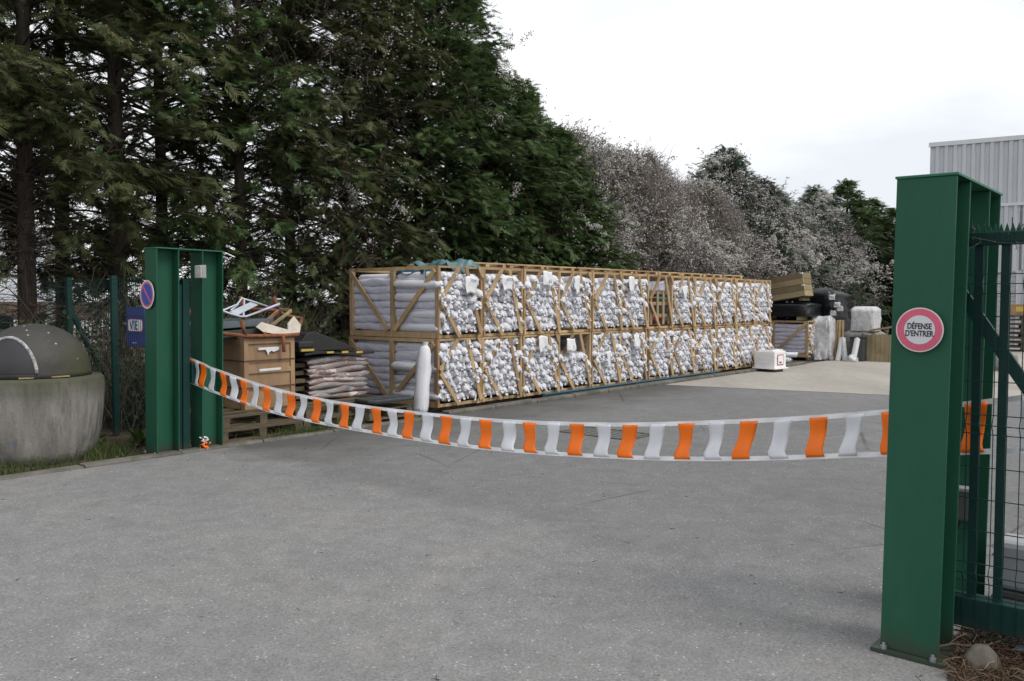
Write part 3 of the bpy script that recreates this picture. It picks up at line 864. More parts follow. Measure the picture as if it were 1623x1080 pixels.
# ------------------------------------------------------------------ white bags
def bag_geo(seed, L=.93, R=.068, n=18):
    """film tube filled tight: rounded, creased end gathered into a knot with a small ruffle hanging from it"""
    r_ = np.random.default_rng(seed)
    q = np.arange(n) / n * 2 * PI
    f1, f2 = r_.uniform(0, 6, 2); nf = r_.integers(4, 7)
    wr = 1 + .022 * r_.standard_normal(n) + .03 * np.sin(3 * q + f1)
    crease = np.sin(nf * q + f2) + .5 * np.sin((nf + 3) * q + f1)
    sx, sz = r_.uniform(.98, 1.1), r_.uniform(.88, .98)
    kx, kz = r_.uniform(-.03, .03), r_.uniform(-.04, .015); flare = r_.uniform(.014, .03); fl = r_.uniform(.008, .032); hang = r_.uniform(-.045, -.01); sw = r_.uniform(-.02, .02)
    spec = [(L, R * .5, 0), (L - .06, R, 0), (L * .5, R * 1.02, 0), (.09, R * 1.02, 0), (.03, R * 1.0, 0), (-.004, R * .97, .1), (-.03, R * .87, .32), (-.05, R * .66, .65), (-.06, R * .42, .88), (-.066, R * .24, 1),
            (-.07 - fl * .4, flare * .75, 1.1), (-.07 - fl, flare * 1.05, 1.2)]
    ca = [0, .01, .01, .015, .02, .035, .06, .09, .14, .2, .25, .32]
    V = []
    for k, (y, rad, gx) in enumerate(spec):
        rr_ = rad * wr * (1 + ca[k] * crease * .6 + (.01 if k < 5 else .03 if k < 9 else .1) * r_.standard_normal(n))
        yy = y + (.003 if k < 5 else .005) * r_.standard_normal(n) + (.006 * crease if k > 9 else 0)
        e = max(0, k - 9) * .5
        V.append(np.stack([rr_ * np.cos(q) * sx + kx * gx + sw * e, yy, rr_ * np.sin(q) * sz + kz * gx + hang * e], 1))
    V = np.concatenate(V); T = []
    for k in range(len(spec) - 1):
        for j in range(n):
            a, b = k * n + j, k * n + (j + 1) % n; c, d = b + n, a + n
            T += [(a, b, c), (a, c, d)]
    return V, np.array(T)
BAGS = [bag_geo(100 + k) for k in range(14)]
bag_me = [np_mesh('bag', V, T, M['bag'], True) for k, (V, T) in enumerate(BAGS)]
SIDE = []
def side_geo(seed):
    """outermost bag of an end crate: long flattened, creased tube"""
    r_ = np.random.default_rng(seed); n = 16; m = 26; V = []; ph = r_.uniform(0, 6, 6)
    for k in range(m + 1):
        y = k / m; e = min(1, .3 + 9 * min(y, 1 - y)); q = np.arange(n) / n * 2 * PI
        c, s_ = np.cos(q), np.sin(q)
        w = 1 + .05 * np.sin(3 * q + 14 * y + ph[0]) + .04 * np.sin(5 * q - 23 * y + ph[1]) + .035 * r_.standard_normal(n)
        V.append(np.stack([.05 * np.sign(c) * np.abs(c) ** .7 * w * e, np.full(n, y * .985) + .008 * r_.standard_normal(n), (.064 * np.sign(s_) * np.abs(s_) ** .6 * w) * (.55 + .45 * e) + .008 * math.sin(7 * y + ph[2])], 1))
    T = []
    for k in range(m):
        for j in range(n):
            a, b = k * n + j, k * n + (j + 1) % n; c, d = b + n, a + n
            T += [(a, b, c), (a, c, d)]
    return np.concatenate(V), np.array(T)
side_me = [np_mesh('long_bag', *side_geo(300 + k), M['bag_side'], True) for k in range(6)]

stuffV, stuffT, off = [], [], 0
n_ind = 0
for (lev, i), val in list(crates.items()):
    if lev == 9: continue
    cu_, cv_, cz, h, _ = val
    if lev == 1 and i == 6: continue
    cols = 7; dz = .108; rows = int((h - .1) / dz)
    fill = rows if not (lev == 0 and i == 3) else 5
    ind = i < 2
    for rw in range(fill):
        for cl in range(cols):
            x = .068 + (.06 if rw % 2 else 0) + cl * .121 + rnd.uniform(-.022, .022)
            if x > CW - .07: x = CW - .08
            z = .082 + .06 + rw * dz + rnd.uniform(-.02, .02)
            if rw == fill - 1 and rnd.random() < .15: continue
            y = .06 + rnd.uniform(-.035, .045) - .03 * math.sin(PI * rw / rows)
            k = rnd.randrange(14); ang = rnd.uniform(-.16, .16); tilt = rnd.uniform(-.08, .08); roll = rnd.uniform(0, 6.28); sc = rnd.uniform(.94, 1.14)
            Mx = Matrix.Rotation(ANG, 4, 'Z')
            Lm = Matrix.Translation(xyz(cu_, cv_, cz)) @ Mx @ Matrix.Translation((x, y, z)) @ Matrix.Rotation(ang * .3, 4, 'Z') @ Matrix.Rotation(tilt * .3, 4, 'X') @ Matrix.Rotation(roll * .12 - .4, 4, 'Y') @ Matrix.Diagonal((sc * rnd.choice((-1, 1)) if not ind else sc, 1, sc, 1))
            if ind:
                o = obj('white_bag', bag_me[k], None); o.matrix_world = Lm
                tag(o, f'white knotted plastic bag packed in the {ORD[i]} {"upper" if lev else "lower"} crate from the leaning bag', 'bag', f'bags in the {ORD[i]} {"upper" if lev else "lower"} crate'); n_ind += 1
            else:
                V, T = BAGS[k]; A = np.array(Lm); stuffV.append(V @ A[:3, :3].T + A[:3, 3]); stuffT.append(T + off); off += len(V)
    if i == 0:
        for half in range(2):
            for rw in range(fill + (1 if lev else 0)):
                z = .15 + rw * .113; 
                if z > h - .12: continue
                if lev == 0 and half == 0 and rw == fill - 1: pass
                o = obj('long_bag', side_me[rnd.randrange(6)], None); place(o, cu_ + .075 + rnd.uniform(-.006, .01), cv_ + .035 + half * .99 + rnd.uniform(-.02, .02), cz + z, rnd.uniform(-.008, .008))
                tag(o, f'long white bag seen lengthwise in the end of the first {"upper" if lev else "lower"} crate', 'bag', f'lengthwise bags at the end of the first {"upper" if lev else "lower"} crate'); n_ind += 1
    if i > 0 or True:
        # second layer of bags behind, only the top ones can be seen
        for cl in range(7):
            V, T = BAGS[rnd.randrange(14)]
            Lm = Matrix.Translation(xyz(cu_, cv_, cz)) @ Matrix.Rotation(ANG, 4, 'Z') @ Matrix.Translation((.16 + cl * .11, 1.02, .1 + fill * dz - .06))
            A = np.array(Lm); stuffV.append(V @ A[:3, :3].T + A[:3, 3]); stuffT.append(T + off); off += len(V)
sb = obj('bag_rows', np_mesh('bag_rows', np.concatenate(stuffV), np.concatenate(stuffT), M['bag_many'], True), None)
tag(sb, 'white knotted plastic bags filling the crates farther along the row', 'bags', kind='stuff')

# the single bag leaning on the first crate
lb = thing('leaning_bag', 'single long white bag standing upright against the first lower crate', 'bag')
n = 14; mb = MB(); vs = []; fs = []
LBP = [(0, .07), (.02, .105), (.08, .112), (.18, .108), (.28, .113), (.4, .106), (.52, .112), (.64, .104), (.76, .108), (.86, .1), (.93, .088), (.965, .06), (.985, .035), (1.0, .045), (1.03, .05)]
for z, rr_ in LBP:
    for j in range(n):
        q = 2 * PI * j / n; rr2 = rr_ * (1 + .1 * math.sin(6 * q + 2 * z) + .06 * rnd.gauss(0, 1)); vs.append((rr2 * .8 * math.cos(q), rr2 * math.sin(q), z))
for k in range(len(LBP) - 1):
    for j in range(n): a, b = k * n + j, k * n + (j + 1) % n; fs.append((a, b, b + n, a + n))
mb.add(vs, fs); obj('tube', mb, M['bag'], lb, smooth=True)
lu, lv = on_ground(672, 658, .03)
lb.matrix_world = Matrix.Translation(xyz(-.24, .34, .02)) @ Matrix.Rotation(ANG, 4, 'Z') @ Matrix.Rotation(math.radians(9), 4, 'Y') @ Matrix.Rotation(math.radians(-3), 4, 'X')

# paper sheets pinned on the crates
SHEETS = [(1, 0, (746, 452), 21, 24, 'ITOR', 'top'), (1, 1, (804, 449), 20, 20, 'ASTOR', 'top'), (1, 2, (868, 442), 20, 21, '65', 'low'), (1, 3, (915, 452), 11, 26, '', ''),
          (1, 5, (1001, 451), 14, 22, '', ''), (1, 7, (1086, 463), 13, 17, '45', 'low'), (0, 2, (861, 546), 20, 24, '45', 'low'), (0, 3, (905, 547), 19, 18, '1', 'low'), (0, 5, (1009, 541), 14, 18, '', ''), (0, 4, (965, 570), 8, 24, '', '')]
for (lev, i, (px, py), wp, hp, txt, pos) in SHEETS:
    vv = V_ROW - .1
    uu, zz = on_v(px, py, vv); d = np.linalg.norm(np.array(xyz(uu, vv))); w_ = 1.15 * wp * d / F_PX / .93; h_ = 1.1 * hp * d / F_PX
    s_ = thing('paper_sheet', f'white paper sheet hanging on the {ORD[i]} {"upper" if lev else "lower"} crate of the row', 'paper sheet', uu, vv, zz - h_ / 2, 0, 'paper sheets on the crates')
    ph = rnd.uniform(0, 6); cur = rnd.uniform(.01, .03)
    mb = MB(); mb.grid(lambda a, b: ((a - .5) * w_ * (1 + .02 * math.sin(5 * b + ph)), -cur * math.sin(PI * a + ph * .3) * (1 - b) - .02 * (1 - b) + .008 * math.sin(9 * a + 5 * b + ph), b * h_ + .01 * math.sin(6 * a + ph)), 8, 8)
    o = obj('sheet', mb, M['paper'], s_, smooth=True); so = o.modifiers.new('thick', 'SOLIDIFY'); so.thickness = .001
    if txt:
        for ox in (-.01,):
            l = obj('lettering', text_mesh(txt, .085 if len(txt) < 3 else .06, M['print_grey'], .9, .001), None, s_)
            l.matrix_local = Matrix.Translation((0, -.058, h_ * (.3 if pos == 'low' else .72))) @ Matrix.Rotation(PI / 2, 4, 'X')

# red load and slatted frame in the seventh upper crate
cu_, cv_, cz, h, _ = crates[(1, 6)]
sf = thing('slatted_frame', 'small slatted wooden frame with green strap in an upper crate', 'crate frame', cu_, cv_ + .005, cz + .0835)
for x in (.09, .34, .56, .78): obj('slat', MB().box(x, x + .075, .0, .018, 0, .66), M['oldwood'], sf)
for z in (.14, .38, .6): obj('cross_rail', MB().box(.09, .855, .0185, .04, z, z + .07), M['oldwood'], sf)
obj('strap', MB().box(.07, .875, -.004, -.001, .53, .545), M['green_strap'], sf)
rt = thing('red_load', 'red and white tubes heaped inside an upper crate', 'tubes', cu_, cv_ + .06, cz + .083)
for k in range(6):
    mb = MB(); z = .1 + .1 * k; mb.tube([(.12 + .02 * k, .2, z), (.82, .15 + .1 * (k % 3), z + .04 * (k % 2))], .045, 10); obj('tube', mb, M['red'] if k % 2 == 0 else M['white_box'] if k > 4 else M['black_rubber'], rt)
gl = obj('long_sheets', MB().box(.07, .87, .1, 1.8, 0, .16), M['bag_side'], None, bevel=.02); place(gl, cu_, cv_ + .02, cz + .75); tag(gl, 'grey wrapped flat pack lying across red tubes in crate', 'pack')

# tarpaulins on the first upper crates
def tarp(u, v, z, lx, ly, mat, label, seed, amp=.05):
    r_ = random.Random(seed); ph = [r_.uniform(0, 6) for _ in range(6)]
    def fn(a, b):
        e = min(a, 1 - a, b, 1 - b)
        zz = amp * (math.sin(9 * a + ph[0]) * math.sin(7 * b + ph[1]) + .6 * math.sin(17 * a + 5 * b + ph[2]) + .4 * math.sin(23 * b - 9 * a + ph[3])) + .06 * min(1, e * 6) + (-.07 if b < .08 else 0)
        return ((a - .5) * lx + .03 * math.sin(11 * b + ph[4]), (b - .0) * ly + .03 * math.sin(9 * a + ph[5]), zz)
    mb = MB(); mb.grid(fn, 28, 22)
    o = obj('tarpaulin', mb, mat, None, smooth=False); place(o, u, v, z); so = o.modifiers.new('thick', 'SOLIDIFY'); so.thickness = .002
    tag(o, label, 'tarpaulin')
u1, v1, z1, h1, _ = crates[(1, 0)]
tarp(u1 + .66, v1 + .06, z1 + h1 - .0, .75, .8, M['teal'], 'crumpled pale teal tarpaulin on the first upper crate', 4, .055)
tarp(u1 + .3, v1 + .28, z1 + h1 - .11, .5, .9, M['teal_dark'], 'dark blue green tarpaulin tucked in the first upper crate', 5, .035)

# ------------------------------------------------------------------ pallets
def pallet_parts(lx=1.2, ly=1.0):
    P = []
    for k in range(5): y = k * (ly - .12) / 4; P.append(('deck_board', MB().box(0, lx, y, y + .12, .122, .144)))
    for k in range(3): x = k * (lx - .1) / 2; P.append(('stringer_board', MB().box(x, x + .1, 0, ly, .1, .1215)))
    for a in range(3):
        for b in range(3): x = a * (lx - .1) / 2; y = b * (ly - .1) / 2; P.append(('block', MB().box(x, x + .1, y, y + .1, .0225, .0995)))
    for k in range(3): y = k * (ly - .1) / 2; P.append(('bottom_board', MB().box(0, lx, y, y + .1, 0, .022)))
    return [(n, mb.mesh(n, M['pallet'])) for n, mb in P]
PAL = pallet_parts()
def pallet(u, v, z, label, rot=0, parts=PAL, group=None):
    t_ = thing('pallet', label, 'pallet', u, v, z, rot, group)
    for n, me in parts: obj(n, me, None, t_)
    return t_
PAL2 = pallet_parts(1.12, 1.3)
pallet(-3.38, .3, .0, 'grey timber pallet on the ground under the plywood box', .0, PAL2)
pallet(-3.32, .36, .146, 'grey timber pallet directly under the plywood box', .03, PAL2)
pallet(-2.2, .36, .0, 'grey timber pallet on the ground under the film wrapped stack', -.01, PAL2)
pallet(-2.12, .42, .146, 'grey timber pallet directly under the film wrapped stack', .01, PAL2)

# ------------------------------------------------------------------ plywood box with scrap on it
BZ, BH = .292, .87
bxu, bxv = -2.79, .74
pb = thing('plywood_box', 'tan plywood box with battens and rusty straps on pallets', 'box', bxu, bxv, BZ)
BX, BY = .73, 1.15
for nm, b in (('front_panel', (.02, BX - .02, .018, .03)), ('back_panel', (.02, BX - .02, BY - .03, BY - .018))):
    obj(nm, MB().box(b[0], b[1], b[2], b[3], .0, BH), M['plywood'], pb)
for x0, x1 in ((.0185, .03), (BX - .03, BX - .0185)): obj('side_panel', MB().box(x0, x1, .031, BY - .031, 0, BH), M['plywood'], pb)
obj('top_panel', MB().box(.0, BX, .0, BY, BH + .001, BH + .014), M['plywood'], pb)
for x in (.0, BX - .06): obj('batten', MB().box(x, x + .06, -.003, .0175, 0, BH), M['plywood'], pb)
for z in (0, .44, BH - .065): obj('batten', MB().box(.061, BX - .061, -.002, .0175, z, z + .06), M['plywood'], pb)
for y in (.0, BY - .06): obj('batten', MB().box(-.004, .018, y + .02, y + .08, 0, BH), M['plywood'], pb)
for z in (0, BH - .065): obj('batten', MB().box(-.002, .018, .101, BY - .081, z, z + .06), M['plywood'], pb)
for z in (.25, .585): obj('strap', MB().ring(.0, .0, 0, 0, 3) if 0 else MB().box(-.007, BX + .004, -.006, -.0035, z, z + .02), M['strap'], pb)
for z in (.25, .585): obj('strap', MB().box(-.0075, -.005, -.003, BY, z, z + .02), M['strap'], pb)
for (x, z, w_) in ((.2, .725, .3), (.21, .46, .31)):
    mb = MB(); mb.add([(x, -.0055, z), (x + w_, -.0055, z + .006), (x + w_, -.0055, z + .034), (x, -.0055, z + .03), (x, -.0035, z), (x + w_, -.0035, z + .006), (x + w_, -.0035, z + .034), (x, -.0035, z + .03)], [(0, 1, 2, 3), (7, 6, 5, 4), (0, 4, 5, 1), (3, 2, 6, 7)])
    obj('paper_strip', mb, M['paper'], pb)
mb = MB(); mb.prism([(.29, .735), (.47, .745), (.5, .722), (.42, .695), (.38, .71), (.35, .69), (.335, .655), (.32, .7)], -.007, -.0048, lambda a, b, tt: (a, tt, b)); obj('torn_paper', mb, M['paper'], pb)

TOPZ = BZ + BH + .016
def scr(px, py, v):
    u, z = on_v(px, py, v); return Vector((u, v, z))
def scrap(name, label, cat, u=bxu + .35, v=bxv + .4, z=TOPZ):
    t_ = thing(name, label, cat, u, v, z); t_['o'] = 0; del t_['o']
    return t_, (lambda p: (p[0] - u, p[1] - v, p[2] - z))
rf, L_ = scrap('rusty_pipe_frame', 'bent rusty pipe frame lying on top of the plywood box', 'pipe frame')
RV = bxv - .03; RB = bxv + .6
def pipe(parent, L, pts, r, mat, n=8):
    mb = MB(); mb.tube([L(p) for p in pts], r, n); return obj('pipe', mb, mat, parent, smooth=True)
pipe(rf, L_, [scr(345, 528, RV), scr(389, 533, RV), scr(420, 533, RV), scr(472, 531, RV)], .024, M['rust'])
pipe(rf, L_, [scr(389, 533, RV), scr(382, 507, RV)], .024, M['rust'])
pipe(rf, L_, [scr(449, 533, RV - .03), scr(450, 558, RV - .03)], .022, M['rust'])
pipe(rf, L_, [scr(395, 490, RB), scr(440, 492, RB), scr(452, 500, RB), scr(478, 505, RB)], .022, M['rust'])
pipe(rf, L_, [scr(434, 471, RB), scr(442, 492, RB)], .026, M['rust'])
pipe(rf, L_, [scr(442, 494, RB), scr(424, 509, RV + .3), scr(420, 531, RV)], .022, M['rust'])
pipe(rf, L_, [scr(381, 470, RB), scr(384, 486, RB), scr(386, 512, RB)], .026, M['rust'])
pipe(rf, L_, [scr(290, 504, RB), scr(310, 490, RB)], .03, M['rust'])
pipe(rf, L_, [scr(472, 531, RV), scr(478, 505, RB)], .022, M['rust'])
cf, L_ = scrap('tube_chair_frame', 'pale blue steel tube chair frame on the scrap heap', 'chair frame')
CV = bxv + .2; CB = bxv + .5
pipe(cf, L_, [scr(352, 493, CV), scr(366, 498, CV), scr(381, 502, CV), scr(390, 502, CV), scr(412, 494, CV)], .014, M['alu'])
pipe(cf, L_, [scr(412, 494, CV), scr(443, 482, CV)], .016, M['lav'])
pipe(cf, L_, [scr(352, 493, CV), scr(376, 483, CB), scr(383, 473, CB), scr(400, 478, CB), scr(424, 486, CB)], .013, M['alu'])
pipe(cf, L_, [scr(366, 492, CV), scr(378, 483, CB)], .011, M['alu'])
pipe(cf, L_, [scr(387, 474, CB), scr(387, 490, CB), scr(386, 500, CV)], .012, M['lav'])
mb = MB(); q = [L_(scr(364, 494, CV)), L_(scr(377, 499, CV)), L_(scr(409, 483, CB)), L_(scr(397, 479, CB))]
mb.add(q + [(a, b, c - .008) for a, b, c in q], [(0, 1, 2, 3), (7, 6, 5, 4), (0, 4, 5, 1), (1, 5, 6, 2), (2, 6, 7, 3), (3, 7, 4, 0)]); obj('seat_plate', mb, M['alu'], cf)
for k, (z, x0, x1, lab) in enumerate(((.04, -.75, .2, 'dark grey folded metal sheet lowest on the plywood box'), (.15, -.8, .3, 'blue grey folded metal sheet above the dark one'))):
    o = obj('metal_sheet', MB().box(x0, x1, -.3 + .1 * k, .55, 0, .055).box(x0, x1, -.32 + .1 * k, -.301 + .1 * k, -.02, .065), M['sheet_grey'] if k else M['dark_plastic'], None, bevel=.004)
    place(o, bxu + .28, bxv + .45, TOPZ + z, .04 * k); o.rotation_euler[1] = -.05; tag(o, lab, 'metal sheet')
wf, L_ = scrap('wooden_frame', 'narrow olive wooden window frame leaning on the scrap heap', 'frame')
for a, b in ((scr(424, 521, RV + .1), scr(461, 493, RV + .3)), (scr(461, 492, RV + .3), scr(443, 490, RB)), (scr(443, 491, RB), scr(408, 522, RV + .35)), (scr(408, 522, RV + .35), scr(424, 523, RV + .1))):
    mb = MB(); mb.beam(L_(a), L_(b), .03, .03); obj('frame_bar', mb, M['oldwood'], wf)
mb = MB()
tb_pts = [(412, 519), (424, 511), (447, 519), (460, 523), (464, 514), (471, 508), (479, 502), (483, 515), (476, 527), (457, 529), (434, 529), (420, 527)]
cen = scr(450, 522, RV)
poly = [(on_v(a, b, RV)[0] - cen[0], on_v(a, b, RV)[1] - cen[2]) for a, b in tb_pts]
mb.prism(poly, -.012, .012, lambda a, b, tt: (a, tt + b * .8, b))
o = obj('torn_board', mb, M['board_cream'], None); place(o, cen[0], RV + .06, cen[2]); tag(o, 'torn cream board curling over the end of the plywood box', 'board')

# ------------------------------------------------------------------ film wrapped stack
su, sv = on_ground(492, 636, .292)
ws = thing('wrapped_stack', 'film wrapped stack of reddish grey sacks on pallets', 'stack', su, sv, .292)
SL, SD = 1.0, .95
NLY = 8; lh = .56 / NLY
for k in range(NLY):
    ph = rnd.uniform(0, 6)
    def fn(a, b, k=k, ph=ph):
        # closed rounded slab drawn as a rolled strip
        q = 2 * PI * b; x = a * SL * (1 + .02 * math.sin(k * 2.1)) + .02 * math.sin(k * 3.3)
        e = min(1, 8 * min(a, 1 - a) + .35)
        yy = .475 + (SD / 2 + .012 * math.sin(11 * a + ph)) * (abs(math.cos(q)) ** .25) * (1 if math.cos(q) > 0 else -1) * (.93 + .07 * e)
        zz = lh * k + lh * .5 + lh * .78 * (abs(math.sin(q)) ** .5) * (1 if math.sin(q) > 0 else -1) * e + .018 * math.sin(6 * a + ph + k)
        return (x, yy, max(.001, zz))
    mb = MB(); mb.grid(fn, 22, 16); obj('sack_layer', mb, M['wrapped'], ws, smooth=True)
for k in range(5):
    o = obj('plank_end', MB().box(-.16, -.005, .1 + .02 * (k % 2), .8, .03 + k * .105, .085 + k * .105), M['pallet'], ws)
rm = thing('rubber_mat', 'black rubber edge mat with yellow dashes over the wrapped stack', 'rubber mat', su - .12, sv - .06, .292 + .585)
ZM = .03
mb = MB(); mb.grid(lambda a, b: (a * 1.18, b * .9, ZM * 0 + .012 + .02 * math.sin(3 * a + 1) + .012 * math.sin(7 * a)), 16, 8); o = obj('mat', mb, M['black_rubber'], rm); so = o.modifiers.new('thick', 'SOLIDIFY'); so.thickness = .03; so.offset = 1
for x in (.35, .6, .85):
    obj('yellow_dash', MB().box(x, x + .11, -.006, -.001, .024 + .02 * math.sin(3 * x / 1.18 + 1), .05 + .02 * math.sin(3 * x / 1.18 + 1)), M['yellow'], rm)
bm = thing('rubber_ramp', 'black folded rubber ramp sheet heaped on the wrapped stack', 'rubber sheet', su + .0, sv + .18, .292 + .65)
mb = MB(); mb.prism([(-.03, .0), (.95, .0), (.8, .06), (.45, .19), (.2, .27), (.08, .24), (-.02, .12)], 0, .6, lambda a, b, tt: (a, tt, b)); obj('sheet', mb, M['black_rubber'], bm, bevel=.01)
rb = thing('rubber_profile', 'black rubber profile with yellow stripe beside the plywood box', 'rubber profile', su - .2, sv - .06, .292 + .66)
mb = MB(); mb.box(0, .24, 0, .8, 0, .05); obj('body', mb, M['black_rubber'], rb, bevel=.008); obj('body', MB().box(.0, .24, .02, .8, .0505, .14), M['black_rubber'], rb, bevel=.02)
obj('yellow_stripe', MB().box(.02, .22, -.004, -.001, .012, .04), M['yellow'], rb)
# dark lid on boards beside the first crate
dl_u, dl_v = on_ground(588, 640, .3)
db = thing('plastic_board', 'dark slate plastic board lying on boards before the first crates', 'board', dl_u, dl_v - .02, .29)
mb = MB(); mb.prism([(.0, .08), (.07, .0), (.7, .0), (.78, .07), (.72, .42), (.05, .42)], 0, .045); obj('panel', mb, M['dark_plastic'], db, bevel=.012)
obj('rim', MB().box(.08, .68, .03, .045, .0455, .06), M['dark_plastic'], db)
for k in range(4):
    o = obj('loose_board', MB().box(0, .95, 0, .11, 0, .03), M['pallet']); place(o, dl_u - .05 + .05 * k, dl_v + .03 + .13 * k, .0 + .032 * (k % 2), rnd.uniform(-.08, .08)); tag(o, ['weathered loose board nearest the kerb below the plastic board', 'second weathered board from kerb below the plastic board', 'third weathered board from kerb below the plastic board', 'weathered board farthest from the kerb below the plastic board'][k], 'board', 'loose boards below the plastic board')
pallet(dl_u - .0, dl_v + .03, .07, 'short dark pallet propping up the slate plastic board', 0, pallet_parts(.75, .6))

# ------------------------------------------------------------------ white board stack by the kerb
wu, wv_ = 10.05, -.43
wbx = thing('white_board_stack', 'stack of white boards with red framed label on low pallet', 'board stack', wu, wv_, 0, -.12)
WX, WY = .5, .52
obj('bearer', MB().box(.06, WX - .03, .06, .14, 0.004, .07), M['pallet'], wbx); obj('bearer', MB().box(.06, WX - .03, WY - .14, WY - .06, .004, .07), M['pallet'], wbx)
obj('bottom_board', MB().box(-.06, WX + .02, -.05, WY + .02, .071, .1), M['white_box'], wbx, bevel=.004)
for k in range(8): obj('board', MB().box(rnd.uniform(0, .01), WX, rnd.uniform(0, .012), WY, .101 + k * .046, .1455 + k * .046), M['white_box'], wbx, bevel=.004)
obj('cap_board', MB().box(.1, .4, .1, .42, .47, .5), M['white_box'], wbx, bevel=.006)
obj('cap_insert', MB().box(.16, .34, .17, .36, .501, .506), M['plywood'], wbx)
lbx = obj('label_frame', MB().box(.12, .38, -.004, -.001, .16, .40), M['red'], wbx)
obj('label_sheet', MB().box(.14, .36, -.0065, -.0045, .18, .38), M['white_box'], lbx)
obj('label_mark', MB().box(.19, .29, -.008, -.007, .2, .24), M['print_grey'], lbx)

# ------------------------------------------------------------------ drain cover in the yard
dcu, dcv = .12, -2.6
dc = thing('drain_grating', 'flat iron drain grating set in the yard pavement', 'drain', dcu, dcv, .0)
for a, b, c_, d_ in ((-.3, .3, -.52, -.48), (-.3, .3, .48, .52), (-.3, -.26, -.479, .479), (.26, .3, -.479, .479)): obj('frame_bar', MB().box(a, b, c_, d_, .0, .012), M['kerb'], dc)
for k in range(9): obj('grate_bar', MB().box(-.259, .259, -.44 + k * .105, -.39 + k * .105, .0, .008), M['photo_grey'], dc)

# ------------------------------------------------------------------ goods heaped at the far end of the yard
FU, FV = 14.35, .5
fc = thing('timber_crate', 'timber crate with lengthwise white bags at the yard end', 'crate', FU, FV, .09, 0)
for n, me in proto_lo: obj(n, me, None, fc)
for half in range(2):
    for rw in range(7):
        o = obj('long_bag', side_me[rnd.randrange(6)], None); place(o, FU + .09, FV + .05 + half * .98, .09 + .15 + rw * .115); tag(o, 'long white bag in the crate standing at the yard end', 'bag', 'bags in the yard end crate')
for rw in range(7):
    for cl in range(6):
        o = obj('white_bag', bag_me[rnd.randrange(14)], None); place(o, FU + .2 + cl * .115, FV + .06, .09 + .14 + rw * .115); tag(o, 'white knotted bag end in the crate standing at the yard end', 'bag', 'bag ends in the yard end crate')
for k in range(9):
    o = obj('white_bag', bag_me[k], None); o.location = xyz(12.2 + rnd.uniform(0, 1.2), .25 + rnd.uniform(-.1, .4), .12 + .1 * (k // 4)); o.rotation_euler = (0, rnd.uniform(0, 6), ANG + rnd.uniform(-.9, .9)); tag(o, 'white bag tumbled in the heap after the last lower crate', 'bag', 'tumbled bags after the last crate')
def lump(name, label, cat, u, v, z, lx, ly, lz, mat, seed, amp=.06, rot=0, e=.28, top=.28):
    """box-like bundle with a sagging, creased wrap"""
    r_ = random.Random(seed); ph = [r_.uniform(0, 6) for _ in range(8)]
    mb = MB(); vs = []; fs = []; m = 18; n = 48
    for k in range(m + 1):
        zz = k / m; sh = (1 - max(0, (zz - (.85 if top < .5 else .1)) / (.15 if top < .5 else .9)) ** 2 * top)
        for j in range(n):
            q = 2 * PI * j / n; c, s = math.cos(q), math.sin(q)
            x = abs(c) ** e * (1 if c > 0 else -1); y = abs(s) ** e * (1 if s > 0 else -1)
            w_ = 1 + amp * (math.sin(3 * q + 5 * zz + ph[0]) * .5 + math.sin(7 * q + ph[1] - 9 * zz) * .3 + .35 * math.sin(13 * q + 17 * zz + ph[3]) * math.sin(11 * zz + 2 * q + ph[4]) + .3 * math.sin(21 * q - 8 * zz + ph[5]) + r_.gauss(0, .14))
            vs.append((x * lx / 2 * sh * w_, y * ly / 2 * sh * w_, zz * lz * (1 + amp * .5 * math.sin(2 * q + ph[2]) * zz)))
    for k in range(m):
        for j in range(n): a, b = k * n + j, k * n + (j + 1) % n; fs.append((a, b, b + n, a + n))
    vs.append((0, 0, lz * 1.04)); tt = len(vs) - 1
    for j in range(n): fs.append((m * n + j, m * n + (j + 1) % n, tt))
    fs.append(tuple(reversed(range(n))))
    mb.add(vs, fs); o = obj(name, mb, mat, None, smooth=True); place(o, u, v, z, rot); tag(o, label, cat); return o
# flat black pack on the crate, wooden collars tilted on top
lump('black_pack', 'flat black wrapped pack lying on the yard end crate', 'pack', FU + .55, FV + .95, 1.2, 1.1, 1.9, .38, M['black_film'], 1, .03)
for k in range(2): o = obj('timber_bearer', MB().box(0, .9, 0, .1, 0, .1), M['oldwood']); place(o, FU + .05, FV + .25 + 1.2 * k, 1.1); tag(o, ['short timber bearer under black pack, on its kerb side', 'short timber bearer under black pack, on its hedge side'][k], 'bearer')
bc = thing('pallet_collar_box', 'open pale timber collar box tilted on the black pack', 'box')
CBX, CBY = .6, 1.5
for lvl in range(2):
    for pl_ in range(2):
        z0 = lvl * .33 + pl_ * .162; z1 = z0 + .152
        obj('plank', MB().box(rnd.uniform(-.008, .004), .025, 0, CBY, z0, z1), M['oldwood'], bc)
        obj('plank', MB().box(CBX - .025, CBX, 0, CBY, z0, z1), M['oldwood'], bc)
        for (y0, y1) in ((.001, .025), (CBY - .025, CBY - .001)): obj('plank', MB().box(.0255, CBX - .0255, y0, y1, z0, z1), M['oldwood'], bc)
    for y in (-.004, CBY - .056): obj('corner_hinge', MB().box(-.012, .06, y - .006, y + .06, lvl * .33 + .275, lvl * .33 + .315), M['sign_white'], bc)
obj('base', MB().box(.03, CBX - .03, .03, CBY - .03, -.03, -.002), M['pallet'], bc); obj('bearer', MB().box(.05, CBX - .05, .1, .2, -.12, -.031), M['pallet'], bc); obj('bearer', MB().box(.05, CBX - .05, CBY - .25, CBY - .15, -.12, -.031), M['pallet'], bc)
bc.matrix_world = Matrix.Translation(xyz(FU + .05, FV + .12, 1.78)) @ Matrix.Rotation(ANG, 4, 'Z') @ Matrix.Rotation(math.radians(-9), 4, 'X')
